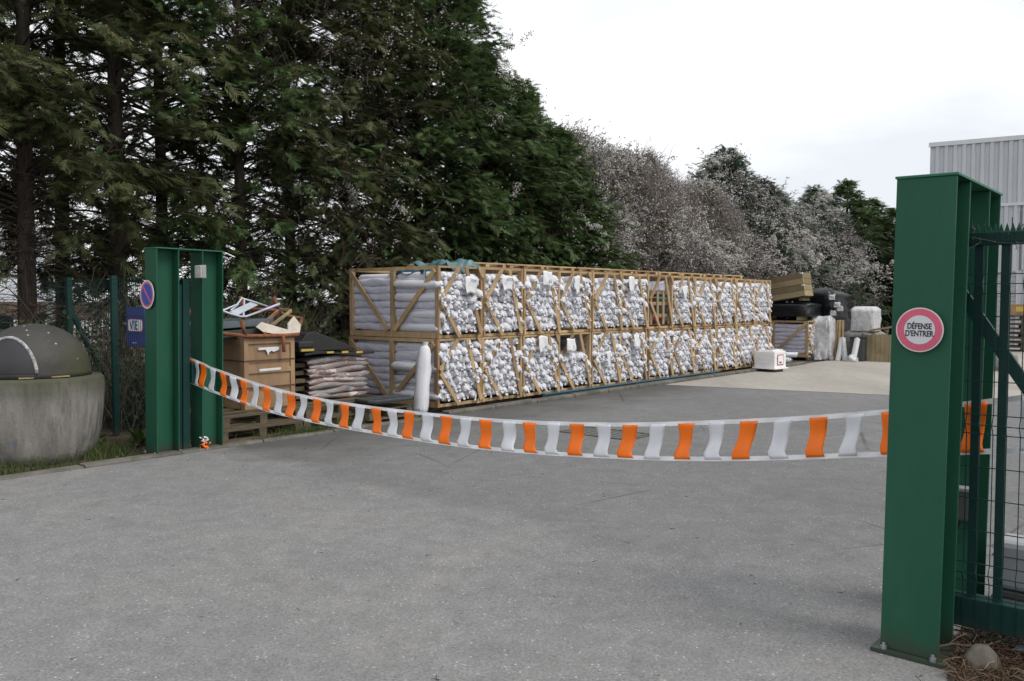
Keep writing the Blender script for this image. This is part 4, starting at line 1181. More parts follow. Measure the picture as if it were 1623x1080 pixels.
lump('black_bundle', 'tall heap of black film wrapped goods with white scraps', 'bundle', 16.1, 1.0, .8, 1.3, 1.7, 1.15, M['black_film'], 2, .12)
lump('grey_bundle', 'grey bundle of baled sheets under the black heap', 'bundle', 16.0, .95, .01, 1.4, 1.5, .82, M['grey_film'], 3, .1)
for k, (a, b) in enumerate(((1318, 472), (1326, 484), (1331, 490), (1320, 497))):
    uu, zz = None, None
    vv, zz = on_u(a, b, 15.25)
    o = lump('film_scrap', ['pale film scrap topmost on the black heap', 'greenish pale scrap stuck to the black heap', 'crumpled white film scrap on the black heap', 'small white scrap lowest on the black heap'][k], 'film scrap', 15.28, vv, zz - .06, .06, .14, .13, M['clear_film'], 20 + k, .25)
# smaller crates and rolls before the black heap
def at_end(px, py, u): v_, z_ = on_u(px, py, u); return v_, z_
v_, _ = at_end(1310, 540, 15.1)
lump('film_bundle', 'cloudy film wrapped bundle beside the yard end crate', 'bundle', 15.1, v_ + .1, .01, .6, .55, 1.15, M['clear_film'], 5, .12)
v_, _ = at_end(1335, 560, 15.0)
for k in range(4):
    mb = MB(); mb.tube([(0, 0, 0), (.05, .1 * (-1) ** k, .62)], .075, 12); mb.tube([(.05, .1 * (-1) ** k, .62), (.052, .105 * (-1) ** k, .64)], .04, 10)
    o = obj('film_roll', mb, M['white_box'] if k % 2 else M['clear_film'], None, smooth=False); place(o, 14.9, v_ + .28 - .2 * k, .005); tag(o, ['white film roll standing next to the cloudy bundle', 'second film roll from the cloudy bundle', 'third film roll from the cloudy bundle', 'film roll standing next to the dark crate'][k], 'film roll', 'film rolls standing at the yard end')
v_, _ = at_end(1352, 560, 15.0)
dk = thing('dark_bin', 'dark plastic bin standing among the film rolls', 'bin', 14.95, v_ - .1, 0)
obj('body', MB().box(0, .4, -.18, .18, 0, .62), M['dark_plastic'], dk, bevel=.02); obj('lid', MB().box(-.015, .41, -.19, .19, .621, .66), M['black_rubber'], dk, bevel=.01)
v_, _ = at_end(1365, 510, 15.4)
lump('grey_bale', 'grey wrapped bale carrying the cloudy white pack', 'bale', 15.75, v_ + .05, .01, .9, 1.0, .78, M['grey_film'], 6, .06)
lump('white_pack', 'cloudy white film wrapped pack on top of the grey bale', 'pack', 15.7, v_ - .02, .80, .62, .66, .66, M['clear_film'], 7, .05)
v_, _ = at_end(1398, 550, 15.3)
pk = thing('plank_bin', 'brown upright plank bin at the end of the yard', 'bin', 15.2, v_ - .55, 0)
for k in range(9): obj('plank', MB().box(rnd.uniform(-.01, .01), .03, k * .115, k * .115 + .108, 0, .72 + rnd.uniform(-.02, .05)), M['oldwood'], pk)
for k in range(6): obj('plank', MB().box(.04 + k * .115, .145 + k * .115, 1.03, 1.06, 0, .72 + rnd.uniform(-.02, .05)), M['oldwood'], pk)
obj('rail', MB().box(.031, .06, .0, 1.02, .55, .65), M['oldwood'], pk)
mb = MB(); mb.beam((0, 0, 0), (.2, -.62, .12), .06, .05); o = obj('loose_post', mb, M['timber']); place(o, 15.35, v_ + .35, .83); tag(o, 'short orange brown timber poking out beside the white pack', 'timber')
for k in range(3):
    v_, _ = at_end(1322 + 7 * k, 545, 15.2)
    mb = MB(); mb.beam((0, 0, 0), (.1, .05 * k - .06, 1.1), .06, .04); o = obj('timber_post', mb, M['timber']); place(o, 15.2, v_, 0.005); tag(o, ['upright timber post next to the cloudy bundle', 'middle upright timber post of three before the black heap', 'upright timber post next to the grey bale'][k], 'timber post', 'timber posts before the black heap')

# ------------------------------------------------------------------ warehouse on the right
WA = np.array([15.9, 32.6]); wdir = np.array([.862, -.507]); wnrm = np.array([-.507, -.862])
wh = thing('warehouse', 'large pale grey corrugated metal warehouse beyond the gate', 'building'); wh.location = (WA[0], WA[1], 0); wh.rotation_euler = (0, 0, math.atan2(wdir[1], wdir[0]))
def corrugated(length, z0, z1, y=0.0, per=.3, dep=.06, x0=0.0):
    mb = MB(); prof = []; x = x0
    while x < x0 + length:
        for fx, fy in ((0, 0), (.42, 0), (.52, -1), (.9, -1)): prof.append((x + fx * per, y + fy * dep))
        x += per
    n_ = len(prof); vs = [(a, b, z0) for a, b in prof] + [(a, b, z1) for a, b in prof]
    return mb.add(vs, [(i, i + 1, n_ + i + 1, n_ + i) for i in range(n_ - 1)])
door_x0, door_x1 = 1.0, 2.95
obj('upper_cladding', corrugated(30, 5.2, 7.5), M['clad'], wh)
obj('lower_cladding', corrugated(door_x0 - 0.0, 0, 5.1, -.02), M['clad'], wh)
obj('lower_cladding', corrugated(30 - door_x1, 0, 5.1, -.02, x0=door_x1), M['clad'], wh)
obj('lower_cladding', corrugated(door_x1 - door_x0, 2.75, 5.1, -.02, x0=door_x0 + .1), M['clad'], wh)
obj('side_cladding', MB().box(-.03, .0, 0.01, 22, 0, 7.5), M['clad'], wh)
obj('roof', MB().box(-.05, 30, -.02, 22, 7.501, 7.6), M['clad_trim'], wh)
obj('eaves_trim', MB().box(-.08, 30, -.09, -.021, 7.46, 7.62), M['clad_trim'], wh)
obj('ledge_trim', MB().box(-.04, 30, -.1, .02, 5.101, 5.199), M['clad_trim'], wh)
dr = obj('roller_door', MB().box(door_x0 + .06, door_x1 - .06, .0, .02, 0, 2.7), M['door_slat'], wh)
for k in range(15): obj('door_slat', MB().box(door_x0 + .06, door_x1 - .06, -.018, -.001, .005 + k * .18, .17 + k * .18), M['door_slat'], dr, bevel=.006)
obj('door_frame', MB().box(door_x0, door_x0 + .06, -.06, .02, 0, 2.749).box(door_x1 - .06, door_x1, -.06, .02, 0, 2.749).box(door_x0 + .061, door_x1 - .061, -.06, .02, 2.701, 2.749), M['clad_trim'], wh)
# pallet stack with a carton by the warehouse
for st, (px_, nmx) in enumerate(((1612, 'roller door'), (1655, 'warehouse corner light'))):
    r_ = (px_ - 811.5) / F_PX; d0 = 27.5
    base = np.array([r_ * d0, d0])
    for k in range(8):
        t_ = thing('pallet', f'brown pallet, {ORD[k]} from the ground, in the ' + ('stack under the carton' if st == 0 else 'stack beyond the carton'), 'pallet', group='pallets stacked by the warehouse')
        for n, me in PAL: obj(n, me, None, t_)
        t_.location = (base[0] - .5, base[1], .006 + k * .146); t_.rotation_euler = (0, 0, -.5 + rnd.uniform(-.04, .04))
    if st == 0:
        cb = thing('carton', 'brown cardboard carton with yellow label on the pallet stack', 'carton'); cb.location = (base[0] - .4, base[1], .006 + 8 * .146); cb.rotation_euler = (0, 0, -.5)
        obj('box', MB().box(0, .8, 0, .7, 0, .36), M['plywood'], cb, bevel=.01); obj('label', MB().box(.3, .55, -.004, -.001, .12, .28), M['yellow'], cb)
ru = lump('grey_sack', 'pale grey sack slumped on the concrete near the warehouse', 'sack', 8, -7, .005, .7, .6, .42, M['grey_film'], 9, .08)
ru.location = (.575 * 20, 20, .005)

# building seen below the conifers on the left
lb_ = thing('pale_building', 'pale blue grey building with brown base wall behind the conifers', 'building'); lb_.location = (-34, 33, 0)
obj('wall', MB().box(0, 13.5, 0, 8, 1.6, 4.4), M['hull_white'], lb_); obj('base_wall', MB().box(.3, 14.5, .05, 8, 0, 1.598), M['brown_wall'], lb_); obj('roof', MB().box(-.2, 13.7, -.2, 8.2, 4.401, 4.6), M['clad_trim'], lb_)
for k in range(5): w_ = obj('window', MB().box(1.5 + k * 2.4, 2.9 + k * 2.4, -.02, -.002, 2.4, 3.6), M['dark_plastic'], lb_)
pf = thing('picket_fence', 'white picket fence in front of the brown base wall', 'fence'); pf.location = (-26, 27.5, 0)
mb = MB()
for k in range(110): mb.box(k * .13, k * .13 + .07, 0, .02, .05, 1.02)
obj('pickets', mb, M['white_box'], pf); obj('rail', MB().box(0, 14.3, .021, .05, .3, .36).box(0, 14.3, .021, .05, .8, .86), M['white_box'], pf)
lp = thing('lamp_column', 'plain grey steel column before the pale building', 'column'); lp.location = (-14.1, 26, 0)
mb = MB(); mb.lathe([(.09, 0), (.07, 5)], 12); obj('shaft', mb, M['steel'], lp); obj('foot', MB().box(-.15, .15, -.15, .15, 0, .03), M['steel'], lp)
for k, px in enumerate((10, 60)):
    r_ = (px - 811.5) / F_PX; d0 = 15.5
    fp = thing('boundary_post', ['green capped boundary post seen left over the dome, farther from the conifer trunk', 'green capped boundary post seen over the dome, closer to the fence brace'][k], 'post'); fp.location = (r_ * d0, d0, -.01)
    obj('shaft', MB().box(-.1, .1, -.06, .06, 0, 1.36), M['green_dark'], fp); obj('cap', MB().box(-.11, .11, -.07, .07, 1.361, 1.39), M['photo_grey'], fp)

# ------------------------------------------------------------------ vegetation
def spray_template(seed, nb=7):
    """flat frond of a cypress: a rib with side shoots, about 1 long"""
    r_ = np.random.default_rng(seed); V = []; T = []
    def tri(p, q, w):
        p = np.array(p); q = np.array(q); d = q - p; n_ = np.array([-d[1], d[0], 0]) ; n_ = n_ / (np.linalg.norm(n_) + 1e-9) * w
        b = len(V); V.extend([p - n_, p + n_, q]); T.append((b, b + 1, b + 2))
    tri((0, 0, 0), (.55, 0, -.02), .016); tri((.4, 0, -.01), (1, .02, -.14), .05)
    for k in range(nb):
        x = .12 + .78 * k / nb; ln = .46 * (1 - .62 * abs(x - .35)) * r_.uniform(.75, 1.2)
        for s in (-1, 1):
            an = r_.uniform(.55, .95); z0 = -.14 * x * x
            tri((x, 0, z0), (x + ln * math.cos(an), s * ln * math.sin(an), z0 - .1 * ln + r_.uniform(-.05, .05)), .042)
    return np.array(V), np.array(T)
SPR = [spray_template(k) for k in range(6)]

def frames(dirs, ups):
    """orthonormal frames: x along dirs, z near ups"""
    x = dirs / np.linalg.norm(dirs, axis=1, keepdims=True)
    y = np.cross(ups, x); y /= np.linalg.norm(y, axis=1, keepdims=True) + 1e-9
    z = np.cross(x, y); return np.stack([x, y, z], 2)

def scatter(tmpls, P, R, S_, rs):
    VV, TT, o_ = [], [], 0
    idx = rs.integers(0, len(tmpls), len(P))
    for k, (V, T) in enumerate(tmpls):
        m = idx == k
        if not m.any(): continue
        A = np.einsum('nij,vj->nvi', R[m] * S_[m][:, None, None], V) + P[m][:, None, :]
        n_ = m.sum(); VV.append(A.reshape(-1, 3)); TT.append((T[None] + (np.arange(n_) * len(V))[:, None, None]).reshape(-1, T.shape[1]) + o_); o_ += n_ * len(V)
    return np.concatenate(VV), np.concatenate(TT)

def thin_tubes(paths, r0):
    """three-sided tapering twigs from arrays (n, m, 3)"""
    n_, m, _ = paths.shape
    d = np.gradient(paths, axis=1); d /= np.linalg.norm(d, axis=2, keepdims=True) + 1e-9
    a = np.cross(d, np.array([.3, .5, .8])); a /= np.linalg.norm(a, axis=2, keepdims=True) + 1e-9; b = np.cross(d, a)
    rad = np.asarray(r0).reshape(-1, 1, 1) * np.linspace(1, .3, m)[None, :, None]
    V = np.stack([paths + rad * (a * math.cos(q) + b * math.sin(q)) for q in (0, 2.094, 4.189)], 2).reshape(-1, 3)
    T = []
    for k in range(m - 1):
        for j in range(3):
            p, q = k * 3 + j, k * 3 + (j + 1) % 3; T += [(p, q, q + 3), (p, q + 3, p + 3)]
    T = np.array(T); T = (T[None] + (np.arange(n_) * m * 3)[:, None, None]).reshape(-1, 3)
    return V, T

def conifer(seed, H, R, h0, nbr, per, shape=.75, gap=0.0, size=(.19, .36), up=.35):
    rs = np.random.default_rng(seed)
    tt = rs.random(nbr) ** .9; h = h0 + (H - h0) * tt
    rad = R * np.minimum(1, (1 - tt) * 1.7 + .03) ** shape * np.minimum(1, .55 + tt * 3) * rs.uniform(.62, 1.1, nbr)
    az = rs.random(nbr) * 2 * PI
    lob = 1 + .2 * np.sin(3 * az + 2.2 * h + seed) + .12 * np.sin(5 * az - 3.7 * h)
    rad *= lob
    if gap: keep = rs.random(nbr) > gap * (np.sin(h * 2.3 + az * 2 + seed) > .1); az, h, rad, tt = az[keep], h[keep], rad[keep], tt[keep]; nbr = len(az)
    s = np.linspace(0, 1, 7)
    out = np.stack([np.cos(az), np.sin(az)], 1)
    lift = rad * (up + .5 * tt); side = rs.normal(0, .12, nbr) * rad
    px = out[:, None, 0] * rad[:, None] * s - out[:, None, 1] * side[:, None] * s ** 2
    py = out[:, None, 1] * rad[:, None] * s + out[:, None, 0] * side[:, None] * s ** 2
    pz = h[:, None] + lift[:, None] * s - (.42 * rad)[:, None] * s ** 2.2
    paths = np.stack([px, py, pz], 2)
    # sprays along the outer part of each branch
    n_ = nbr * per; bi = np.repeat(np.arange(nbr), per); f = rs.uniform(.3, 1.04, n_) ** .8
    fi = np.clip(f, 0, .999) * 6; i0 = fi.astype(int); w = (fi - i0)[:, None]
    P = paths[bi, i0] * (1 - w) + paths[bi, np.minimum(i0 + 1, 6)] * w
    d = paths[bi, np.minimum(i0 + 1, 6)] - paths[bi, i0]; d /= np.linalg.norm(d, axis=1, keepdims=True) + 1e-9
    yaw = rs.normal(0, .75, n_); c, s_ = np.cos(yaw), np.sin(yaw)
    d2 = np.stack([d[:, 0] * c - d[:, 1] * s_, d[:, 0] * s_ + d[:, 1] * c, d[:, 2] + rs.normal(-.05, .35, n_)], 1)
    P = P + rs.normal(0, .055, (n_, 3)); P[:, 2] = np.maximum(P[:, 2], .05)
    ups = np.stack([rs.normal(0, .45, n_), rs.normal(0, .45, n_), np.ones(n_)], 1)
    sz = rs.uniform(size[0], size[1], n_) * (1 - .3 * tt[bi])
    V, T = scatter(SPR, P, frames(d2, ups), sz, rs)
    return V, T, paths, rad

def trunk_mesh(H, r0, seed, top=.985):
    r_ = random.Random(seed); mb = MB(); pts = []; rs_ = []
    for k in range(10):
        f = k / 9; pts.append((.06 * math.sin(2.2 * f + seed) * f * 2 + r_.uniform(-.01, .01), .05 * math.cos(3 * f + seed) * f * 2, -.05 + H * top * f)); rs_.append(r0 * (1 - f) ** .8 + .012 + (.05 if k == 0 else 0))
    mb.tube(pts, rs_, 9); return mb.mesh('trunk', M['bark'], True)

OCT = (np.array([(1, 0, 0), (-1, 0, 0), (0, 1, 0), (0, -1, 0), (0, 0, 1), (0, 0, -1)], float), np.array([(0, 2, 4), (2, 1, 4), (1, 3, 4), (3, 0, 4), (2, 0, 5), (1, 2, 5), (3, 1, 5), (0, 3, 5)]))
def vine_cloak(seed, H, R, n_tw, n_fl, near=0, shape=.55, z0=1.2):
    """hanging dead climber stems and fluffy seed heads over a crown"""
    rs = np.random.default_rng(seed)
    def surf(n_):
        t = rs.random(n_) ** .8; az = rs.random(n_) * 2 * PI; rad = R * np.minimum(1, (1 - t) * 1.9 + .04) ** shape * rs.uniform(.7, 1.1, n_) * (1 + .16 * np.sin(3 * az + 4 * t + seed) + .16 * np.sin(5 * az + 17 * t) * np.sin(11 * t + 2 * az))
        return np.stack([rad * np.cos(az), rad * np.sin(az), z0 + (H - z0) * t], 1), az
    P, az = surf(n_tw); m = 5; s = np.linspace(0, 1, m)
    ln = rs.uniform(.3, .95, n_tw); an = az + rs.normal(0, 1.3, n_tw); rise = rs.uniform(-.3, 1.0, n_tw)
    paths = np.stack([P[:, None, 0] + (ln * .45 * np.cos(an))[:, None] * s, P[:, None, 1] + (ln * .45 * np.sin(an))[:, None] * s, P[:, None, 2] + (ln * rise)[:, None] * s - (ln * rs.uniform(.1, .9, n_tw))[:, None] * s ** 2], 2)
    paths += rs.normal(0, .018, paths.shape)
    tw = thin_tubes(paths, rs.uniform(.002, .0045, n_tw) if near else rs.uniform(.004, .01, n_tw))
    # seed heads sit on the stems, heavier on some stems than on others
    load = np.exp((2.2 if near else 1.2) * (np.sin(3.1 * P[:, 0] + seed) + np.sin(2.7 * P[:, 1] + 2 * seed) + np.sin(2.3 * P[:, 2]))) * rs.exponential(1, n_tw); load /= load.sum()
    bi = rs.choice(n_tw, n_fl, p=load); ii = rs.integers(1, m, n_fl)
    F_ = paths[bi, ii] + rs.normal(0, .03, (n_fl, 3))
    rot = frames(rs.normal(size=(n_fl, 3)), rs.normal(size=(n_fl, 3)))
    fl = scatter([OCT], F_, rot, rs.uniform(.008, .02, n_fl) if near else rs.uniform(.009, .027, n_fl), rs)
    return tw, fl

KIND = {}
def make_kind(key, seed, H, R, h0, nbr, per, leaf, r0, gap=0, vine=None, dead=220, **kw):
    parts = []
    V, T, paths, rad = conifer(seed, H, R, h0, nbr, per, gap=gap, **kw)
    parts.append(('crown', np_mesh('crown', V, T, M[leaf])))
    parts.append(('trunk', trunk_mesh(H, r0, seed)))
    parts.append(('branches', np_mesh('branches', *thin_tubes(paths, np.clip(rad * .013, .005, .028)), M['bark'])))
    rs = np.random.default_rng(seed + 50)
    if dead:
        n_ = dead; az = rs.random(n_) * 2 * PI; h = rs.uniform(.3, max(3.2, h0 + 1.8), n_); ln = rs.uniform(.35, 1.35, n_); s = np.linspace(0, 1, 6)
        p = np.stack([np.cos(az)[:, None] * ln[:, None] * s, np.sin(az)[:, None] * ln[:, None] * s, h[:, None] + (rs.uniform(-.5, .5, n_) * ln)[:, None] * s + .1 * np.sin(4 * s)[None]], 2) + rs.normal(0, .03, (n_, 6, 3))
        parts.append(('dead_twigs', np_mesh('dead_twigs', *thin_tubes(p, rs.uniform(.004, .011, n_)), M['twig'])))
    if vine:
        tw, fl = vine_cloak(seed + 9, *vine[:2], *vine[2:])
        parts.append(('vine_stems', np_mesh('vine_stems', *tw, M['twig' if len(vine) > 4 and vine[4] else 'vine']))); parts.append(('seed_heads', np_mesh('seed_heads', *fl, M['fluff'])))
    KIND[key] = parts
make_kind('tall', 1, 11.5, 1.75, 1.3, 430, 30, 'leaf_a', .13)
make_kind('thin', 12, 11.5, 1.65, 1.0, 430, 26, 'leaf_a', .10, gap=.34, dead=320, size=(.17, .32))
make_kind('thinvine', 13, 11.2, 1.65, .9, 430, 26, 'leaf_b', .10, gap=.32, dead=260, size=(.17, .32), vine=(11, 1.65, 2600, 3800, 1))
make_kind('gappy', 3, 12.0, 1.95, 1.9, 400, 24, 'leaf_b', .13, gap=.48, dead=420)
make_kind('bush', 4, 6.0, 1.55, .3, 430, 26, 'leaf_a', .09, shape=.6, dead=60, vine=(5.9, 1.5, 420, 2000, 1))
make_kind('tallvine', 5, 11.0, 1.7, 1.0, 420, 30, 'leaf_a', .12, dead=200, vine=(10.8, 1.7, 900, 4200, 1))
make_kind('cloaked', 6, 5.8, 1.6, .4, 170, 12, 'leaf_b', .09, shape=.5, dead=80, vine=(5.9, 1.75, 5600, 22000, 0, .45, .8), gap=.3)
make_kind('peak', 7, 6.6, 1.9, .4, 330, 17, 'leaf_c', .1, shape=.85, dead=60, vine=(6.4, 1.9, 2000, 19000, 0, .85, .8))
make_kind('dark', 8, 6.5, 1.7, .3, 400, 18, 'leaf_a', .1, shape=.7, dead=40)

def tree(kind, u, v, scale=(1, 1), rot=0, label='', name='conifer'):
    t_ = thing(name, label, 'tree', u, v, -.02, rot, 'hedge of tall conifers behind the crates')
    t_.scale = (scale[0], scale[0], scale[1])
    for n, me in KIND[kind]:
        o = obj(n, me, None, t_)
        if n in ('vine_stems', 'seed_heads', 'dead_twigs', 'branches'): o['kind'] = 'stuff'
    return t_
ROW = [  # kind, u, v, (spread, height), rotation
 ('gappy', -6.3, 4.6, (1, 1), 1.0), ('gappy', -5.2, 4.7, (1, 1), .3), ('gappy', -3.95, 4.3, (.95, .97), 2.2), ('gappy', -4.7, 6.8, (1.05, 1.1), 5.2), ('gappy', -2.4, 7.0, (1.0, 1.1), 1.9), ('gappy', -2.72, 4.15, (1.0, 1.05), 4.0), ('thin', -1.75, 4.7, (1.0, 1.03), 2.0),
 ('thin', -.7, 4.1, (1, 1), 1.1), ('thinvine', .4, 4.3, (1, .98), 3.0), ('thinvine', 1.45, 4.1, (1, 1), .4), ('thin', 2.4, 4.3, (1, .95), 5.0), ('tallvine', 3.3, 4.1, (1.0, .96), 2.0), ('tall', 4.3, 4.2, (.95, .8), 2.7),
 ('tallvine', 5.3, 4.2, (.95, .63), 4.4), ('bush', 6.2, 4.1, (1.0, 1.08), .2), ('bush', 7.2, 4.0, (1.05, .93), 1.7), ('bush', 8.2, 3.8, (1.0, .72), 3.3),
 ('cloaked', 8.9, 4.9, (1.1, 1.0), .5), ('cloaked', 10.2, 4.4, (1.1, .93), 2.1), ('cloaked', 11.6, 4.3, (1.0, .95), 3.9), ('cloaked', 13.1, 4.4, (1.2, .84), 5.1), ('cloaked', 14.8, 4.3, (1.2, .86), 1.3),
 ('peak', 16.95, 4.3, (1.15, .98), 0.0), ('peak', 19.6, 4.2, (1.1, .87), 2.4), ('peak', 22.0, 4.2, (1.2, .75), 4.0), ('peak', 24.3, 4.2, (1.2, .9), 1.2), ('dark', 27.6, 4.2, (1.2, 1.0), .9), ('dark', 30.4, 4.2, (1.3, .93), 2.9), ('dark', 33.5, 4.0, (1.3, .9), 4.9)]
lk = {'gappy': 'open brown green conifer with bare trunk', 'tall': 'tall dense dark green conifer', 'tall2': 'tall olive green conifer', 'thin': 'tall thin crowned dark conifer', 'thinvine': 'tall olive conifer tangled with pale climber stems', 'tallvine': 'tall conifer hung with pale seed heads', 'bush': 'lower dark rounded conifer', 'cloaked': 'grey twiggy tree cloaked in pale seed heads', 'peak': 'blue green conifer dusted with pale seed heads', 'dark': 'dark green conifer at the far yard end'}
cnt = {}
for k, (kd, u, v, sc, ro) in enumerate(ROW):
    cnt[kd] = cnt.get(kd, 0) + 1
    tree(kd, u, v, sc, ro, f'{lk[kd]}, {ORD[cnt[kd] - 1]} such from the fence', 'cloaked_tree' if kd in ('cloaked',) else 'conifer')

# undergrowth shrubs behind the fence and the goods
LEAF = (np.array([(0, 0, 0), (.5, .34, .05), (1, 0, -.06), (.5, -.34, .05)]), np.array([(0, 1, 2), (0, 2, 3)]))
def shrub(u, v, h, r, n_leaf, n_tw, label, seed, leaf='leaf_ivy', size=(.04, .09)):
    rs = np.random.default_rng(seed); t_ = thing('shrub', label, 'shrub', u, v, -.01, 0, 'undergrowth below the conifers')
    s = np.linspace(0, 1, 6); az = rs.random(n_tw) * 2 * PI; ln = rs.uniform(.4, 1, n_tw) * h; lean = rs.uniform(.05, .9, n_tw) * r
    st = rs.normal(0, .25 * r, (n_tw, 2))
    p = np.stack([st[:, :1] + np.cos(az)[:, None] * lean[:, None] * s ** 1.5, st[:, 1:] + np.sin(az)[:, None] * lean[:, None] * s ** 1.5, ln[:, None] * s - .15 * lean[:, None] * s ** 3], 2) + rs.normal(0, .02, (n_tw, 6, 3))
    p[:, 0, 2] = 0
    obj('stems', np_mesh('stems', *thin_tubes(p, rs.uniform(.004, .011, n_tw)), M['twig']), None, t_)
    if n_leaf:
        bi = rs.integers(0, n_tw, n_leaf); ii = rs.integers(1, 6, n_leaf); P = p[bi, ii] + rs.normal(0, .07, (n_leaf, 3)); P[:, 2] = np.maximum(P[:, 2], .03)
        V, T = scatter([LEAF], P, frames(rs.normal(size=(n_leaf, 3)), np.stack([rs.normal(0, .5, n_leaf), rs.normal(0, .5, n_leaf), np.ones(n_leaf)], 1)), rs.uniform(*size, n_leaf), rs)
        obj('leaves', np_mesh('leaves', V, T, M[leaf]), None, t_)
SH = [(-4.9, 2.9, 1.5, 1.0, 1300, 120), (-3.4, 2.3, 1.5, .9, 900, 160), (-3.3, 3.2, 1.9, 1.1, 700, 200), (-2.3, 2.6, 2.0, 1.0, 500, 220), (-1.2, 2.7, 1.9, .9, 300, 220), (-.2, 3.1, 1.6, .9, 900, 160), (-6.2, 3.2, 1.1, 1.1, 1500, 90), (-5.4, 4.6, .8, 1.2, 800, 60)]
for k, a in enumerate(SH): shrub(*a, f'bare twiggy undergrowth shrub with ivy leaves, {ORD[k]} from the fence side', 60 + k)

def blades(name, spots, label, seed, mat='grass', hgt=(.05, .16)):
    """grass blades / weeds: spots = (u, v, spread_u, spread_v, n)"""
    rs = np.random.default_rng(seed); P, ns = [], 0
    for (u, v, su_, sv_, n_) in spots:
        uu = u + rs.normal(0, su_, n_); vv = v + rs.normal(0, sv_, n_)
        p = C0[None] + uu[:, None] * U2 + vv[:, None] * V2; P.append(np.concatenate([p, np.full((n_, 1), -.005)], 1))
    P = np.concatenate(P); n_ = len(P); h = rs.uniform(*hgt, n_)
    az = rs.random(n_) * 2 * PI; ln = rs.uniform(.1, .8, n_) * h
    s = np.linspace(0, 1, 4)
    paths = np.stack([P[:, None, 0] + (np.cos(az) * ln)[:, None] * s ** 1.6, P[:, None, 1] + (np.sin(az) * ln)[:, None] * s ** 1.6, P[:, None, 2] + h[:, None] * s], 2)
    o = obj(name, np_mesh(name, *thin_tubes(paths, rs.uniform(.0022, .0042, n_)), M[mat]), None); tag(o, label, 'grass', kind='stuff'); return o
blades('grass', [(-5.85, .28, .3, .07, 420), (-5.1, .25, .4, .05, 170), (-4.55, .6, .15, .15, 420), (-2.3, .14, .35, .05, 420), (-1.7, .16, .2, .04, 160), (-6.6, .4, .5, .12, 300), (-.9, .16, .3, .03, 60)], 'tufts of grass along the kerb', 71)
def weed(u, v, n_, sc, label, seed):
    rs = np.random.default_rng(seed); az = rs.random(n_) * 2 * PI; el = rs.uniform(.25, 1.2, n_)
    d = np.stack([np.cos(az) * np.cos(el), np.sin(az) * np.cos(el), np.sin(el)], 1)
    P = d * .01; P[:, 2] = .0
    LF = (np.array([(0, 0, 0), (.25, .1, .05), (.6, .13, .06), (1, 0, -.08), (.6, -.13, .06), (.25, -.1, .05)]), np.array([(0, 1, 5), (1, 2, 4), (1, 4, 5), (2, 3, 4)]))
    V, T = scatter([LF], P, frames(d, np.tile([0, 0, 1.], (n_, 1)) + rs.normal(0, .1, (n_, 3))), rs.uniform(.6, 1.3, n_) * sc, rs)
    o = obj('weed', np_mesh('weed', V, T, M['grass']), None); place(o, u, v, -.004); tag(o, label, 'weed')
for k, (px, py, n_, sc, lab) in enumerate(((165, 715, 34, .16, 'leafy weed growing against the concrete drum'), (195, 728, 16, .1, 'small weed at the road edge before the slim portal'), (222, 706, 26, .2, 'tall leafy weed behind the slim green portal'), (150, 700, 20, .17, 'leafy weed between drum and fence post'))):
    u_, v_ = on_ground(px, py); weed(u_, max(v_, .2), n_, sc, lab, 90 + k)

# soil and litter at the foot of the right portal
sp = MB(); ring_ = []
for (u_, v_) in ((-4.72, -7.62), (-4.35, -7.50), (-3.45, -7.46), (-3.4, -8.4), (-3.5, -12), (-6.2, -12), (-6.0, -9.4), (-5.45, -8.2), (-5.1, -7.8)): ring_.append(tuple(xyz(u_, v_, .006)))
sp.add(ring_, [tuple(range(len(ring_)))])
tag(obj('soil_strip', sp, M['soil']), kind='structure')
rs = np.random.default_rng(5)
n_ = 3600; uu = rs.uniform(-5.3, -3.45, n_); vv = -7.55 - np.abs(rs.normal(0, .8, n_)) - np.maximum(0, -4.55 - uu) * .62
p = C0[None] + uu[:, None] * U2 + vv[:, None] * V2
hm = .01 + .035 * (np.sin(uu * 7) * np.cos(vv * 6) * .5 + .5)
az = rs.random(n_) * 2 * PI; ln = rs.uniform(.02, .16, n_); s = np.linspace(0, 1, 4)
paths = np.stack([p[:, :1] + (np.cos(az) * ln)[:, None] * s, p[:, 1:] + (np.sin(az) * ln)[:, None] * s, (hm + rs.uniform(0, .02, n_))[:, None] + rs.normal(0, .012, (n_, 4))], 2)
paths[..., 2] = np.maximum(paths[..., 2], .008)
tag(obj('needle_litter', np_mesh('needle_litter', *thin_tubes(paths, rs.uniform(.0018, .005, n_)), M['litter']), None), 'brown needles and twigs littering the soil by the portal', 'litter', kind='stuff')
blades('grass', [(-4.75, -8.2, .2, .25, 200), (-3.9, -8.2, .3, .2, 80), (-4.95, -8.1, .1, .1, 80)], 'sparse grass by the foot of the tall green portal', 72, hgt=(.04, .15))
blades('moss', [(-1.9, -8.5, .3, .25, 1300), (-2.6, -8.4, .2, .12, 200)], 'green moss patch on the verge beyond the gate', 73, hgt=(.015, .04))
u_, v_ = on_ground(1553, 1062)
st_ = lump('stone', 'rounded grey brown stone on the litter by the portal', 'stone', u_ + .02, v_, .0, .17, .15, .1, M['stone'], 12, .04, 0, .75, .62)
u_, v_ = on_ground(1595, 1040)
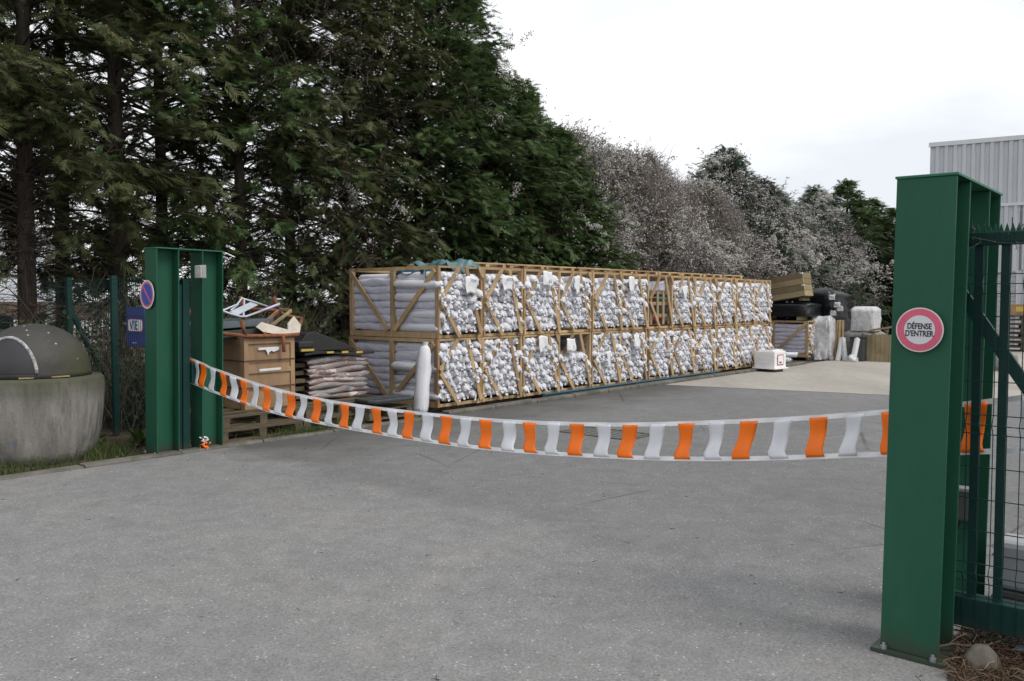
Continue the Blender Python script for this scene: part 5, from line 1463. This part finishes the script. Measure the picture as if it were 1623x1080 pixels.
o = obj('plastic_shard', MB().prism([(0, 0), (.16, .02), (.2, .07), (.05, .09)], 0, .006), M['sheet_grey']); place(o, u_, v_ - .02, .03, -1.5); o.rotation_euler[0] = .25; tag(o, 'grey blue plastic shard lying on the litter', 'plastic shard')
mb = MB(); mb.tube([tuple(Vector(xyz(*on_ground(a, b, .09), .09 + z)) - xyz(-4.2, -7.7, 0)) for a, b, z in ((1480, 1010, 0), (1510, 1007, .01), (1550, 1010, 0), (1598, 1002, .02))], [.006, .006, .005, .003], 6)
o = obj('dry_branch', mb, M['twig']); o.location = xyz(-4.2, -7.7, -.05); tag(o, 'long dry branch lying across the litter by the portal', 'branch')
# verge kerb beyond the gate
vk = obj('verge_kerb', MB().box(0, 3.4, 0, .12, .0, .07), M['kerb'], None, bevel=.01); place(vk, -3.3, -8.1, .003, -.1); tag(vk, 'pale kerb edging the moss verge beyond the gate', 'kerb edging')

rs = np.random.default_rng(77); n_ = 260
P = np.stack([rs.uniform(-4.5, 2.2, n_), rs.uniform(2.6, 11, n_)], 1)
az = rs.random(n_) * 2 * PI; ln = rs.uniform(.008, .045, n_); s4 = np.linspace(0, 1, 4)
paths = np.stack([P[:, :1] + (np.cos(az) * ln)[:, None] * s4, P[:, 1:] + (np.sin(az) * ln)[:, None] * s4, np.full((n_, 4), .003) + rs.uniform(0, .004, (n_, 4))], 2)
tag(obj('twig_litter', np_mesh('twig_litter', *thin_tubes(paths, rs.uniform(.0012, .003, n_)), M['litter']), None), 'tiny twigs and needles scattered over the grey drive', 'litter', kind='stuff')

for k, (px, py, sz, m, lab) in enumerate(((1318, 566, .2, 'clear_film', 'crumpled film scrap on the concrete before the cloudy bundle'), (1343, 568, .16, 'grey_film', 'grey crumpled scrap between the film rolls'), (1365, 571, .22, 'clear_film', 'pale crumpled film before the dark bin'), (1378, 560, .25, 'clear_film', 'torn film hanging beside the plank bin'), (1330, 556, .18, 'black_film', 'black crumpled film before the timber posts'))):
    u_, v_ = on_ground(px, py); lump('film_heap', lab, 'film scrap', min(u_, 14.85), v_, .006, sz, sz * 1.5, sz * (.8 if k != 3 else 2), M[m], 40 + k, .22, rnd.uniform(0, 3), .8, .6)
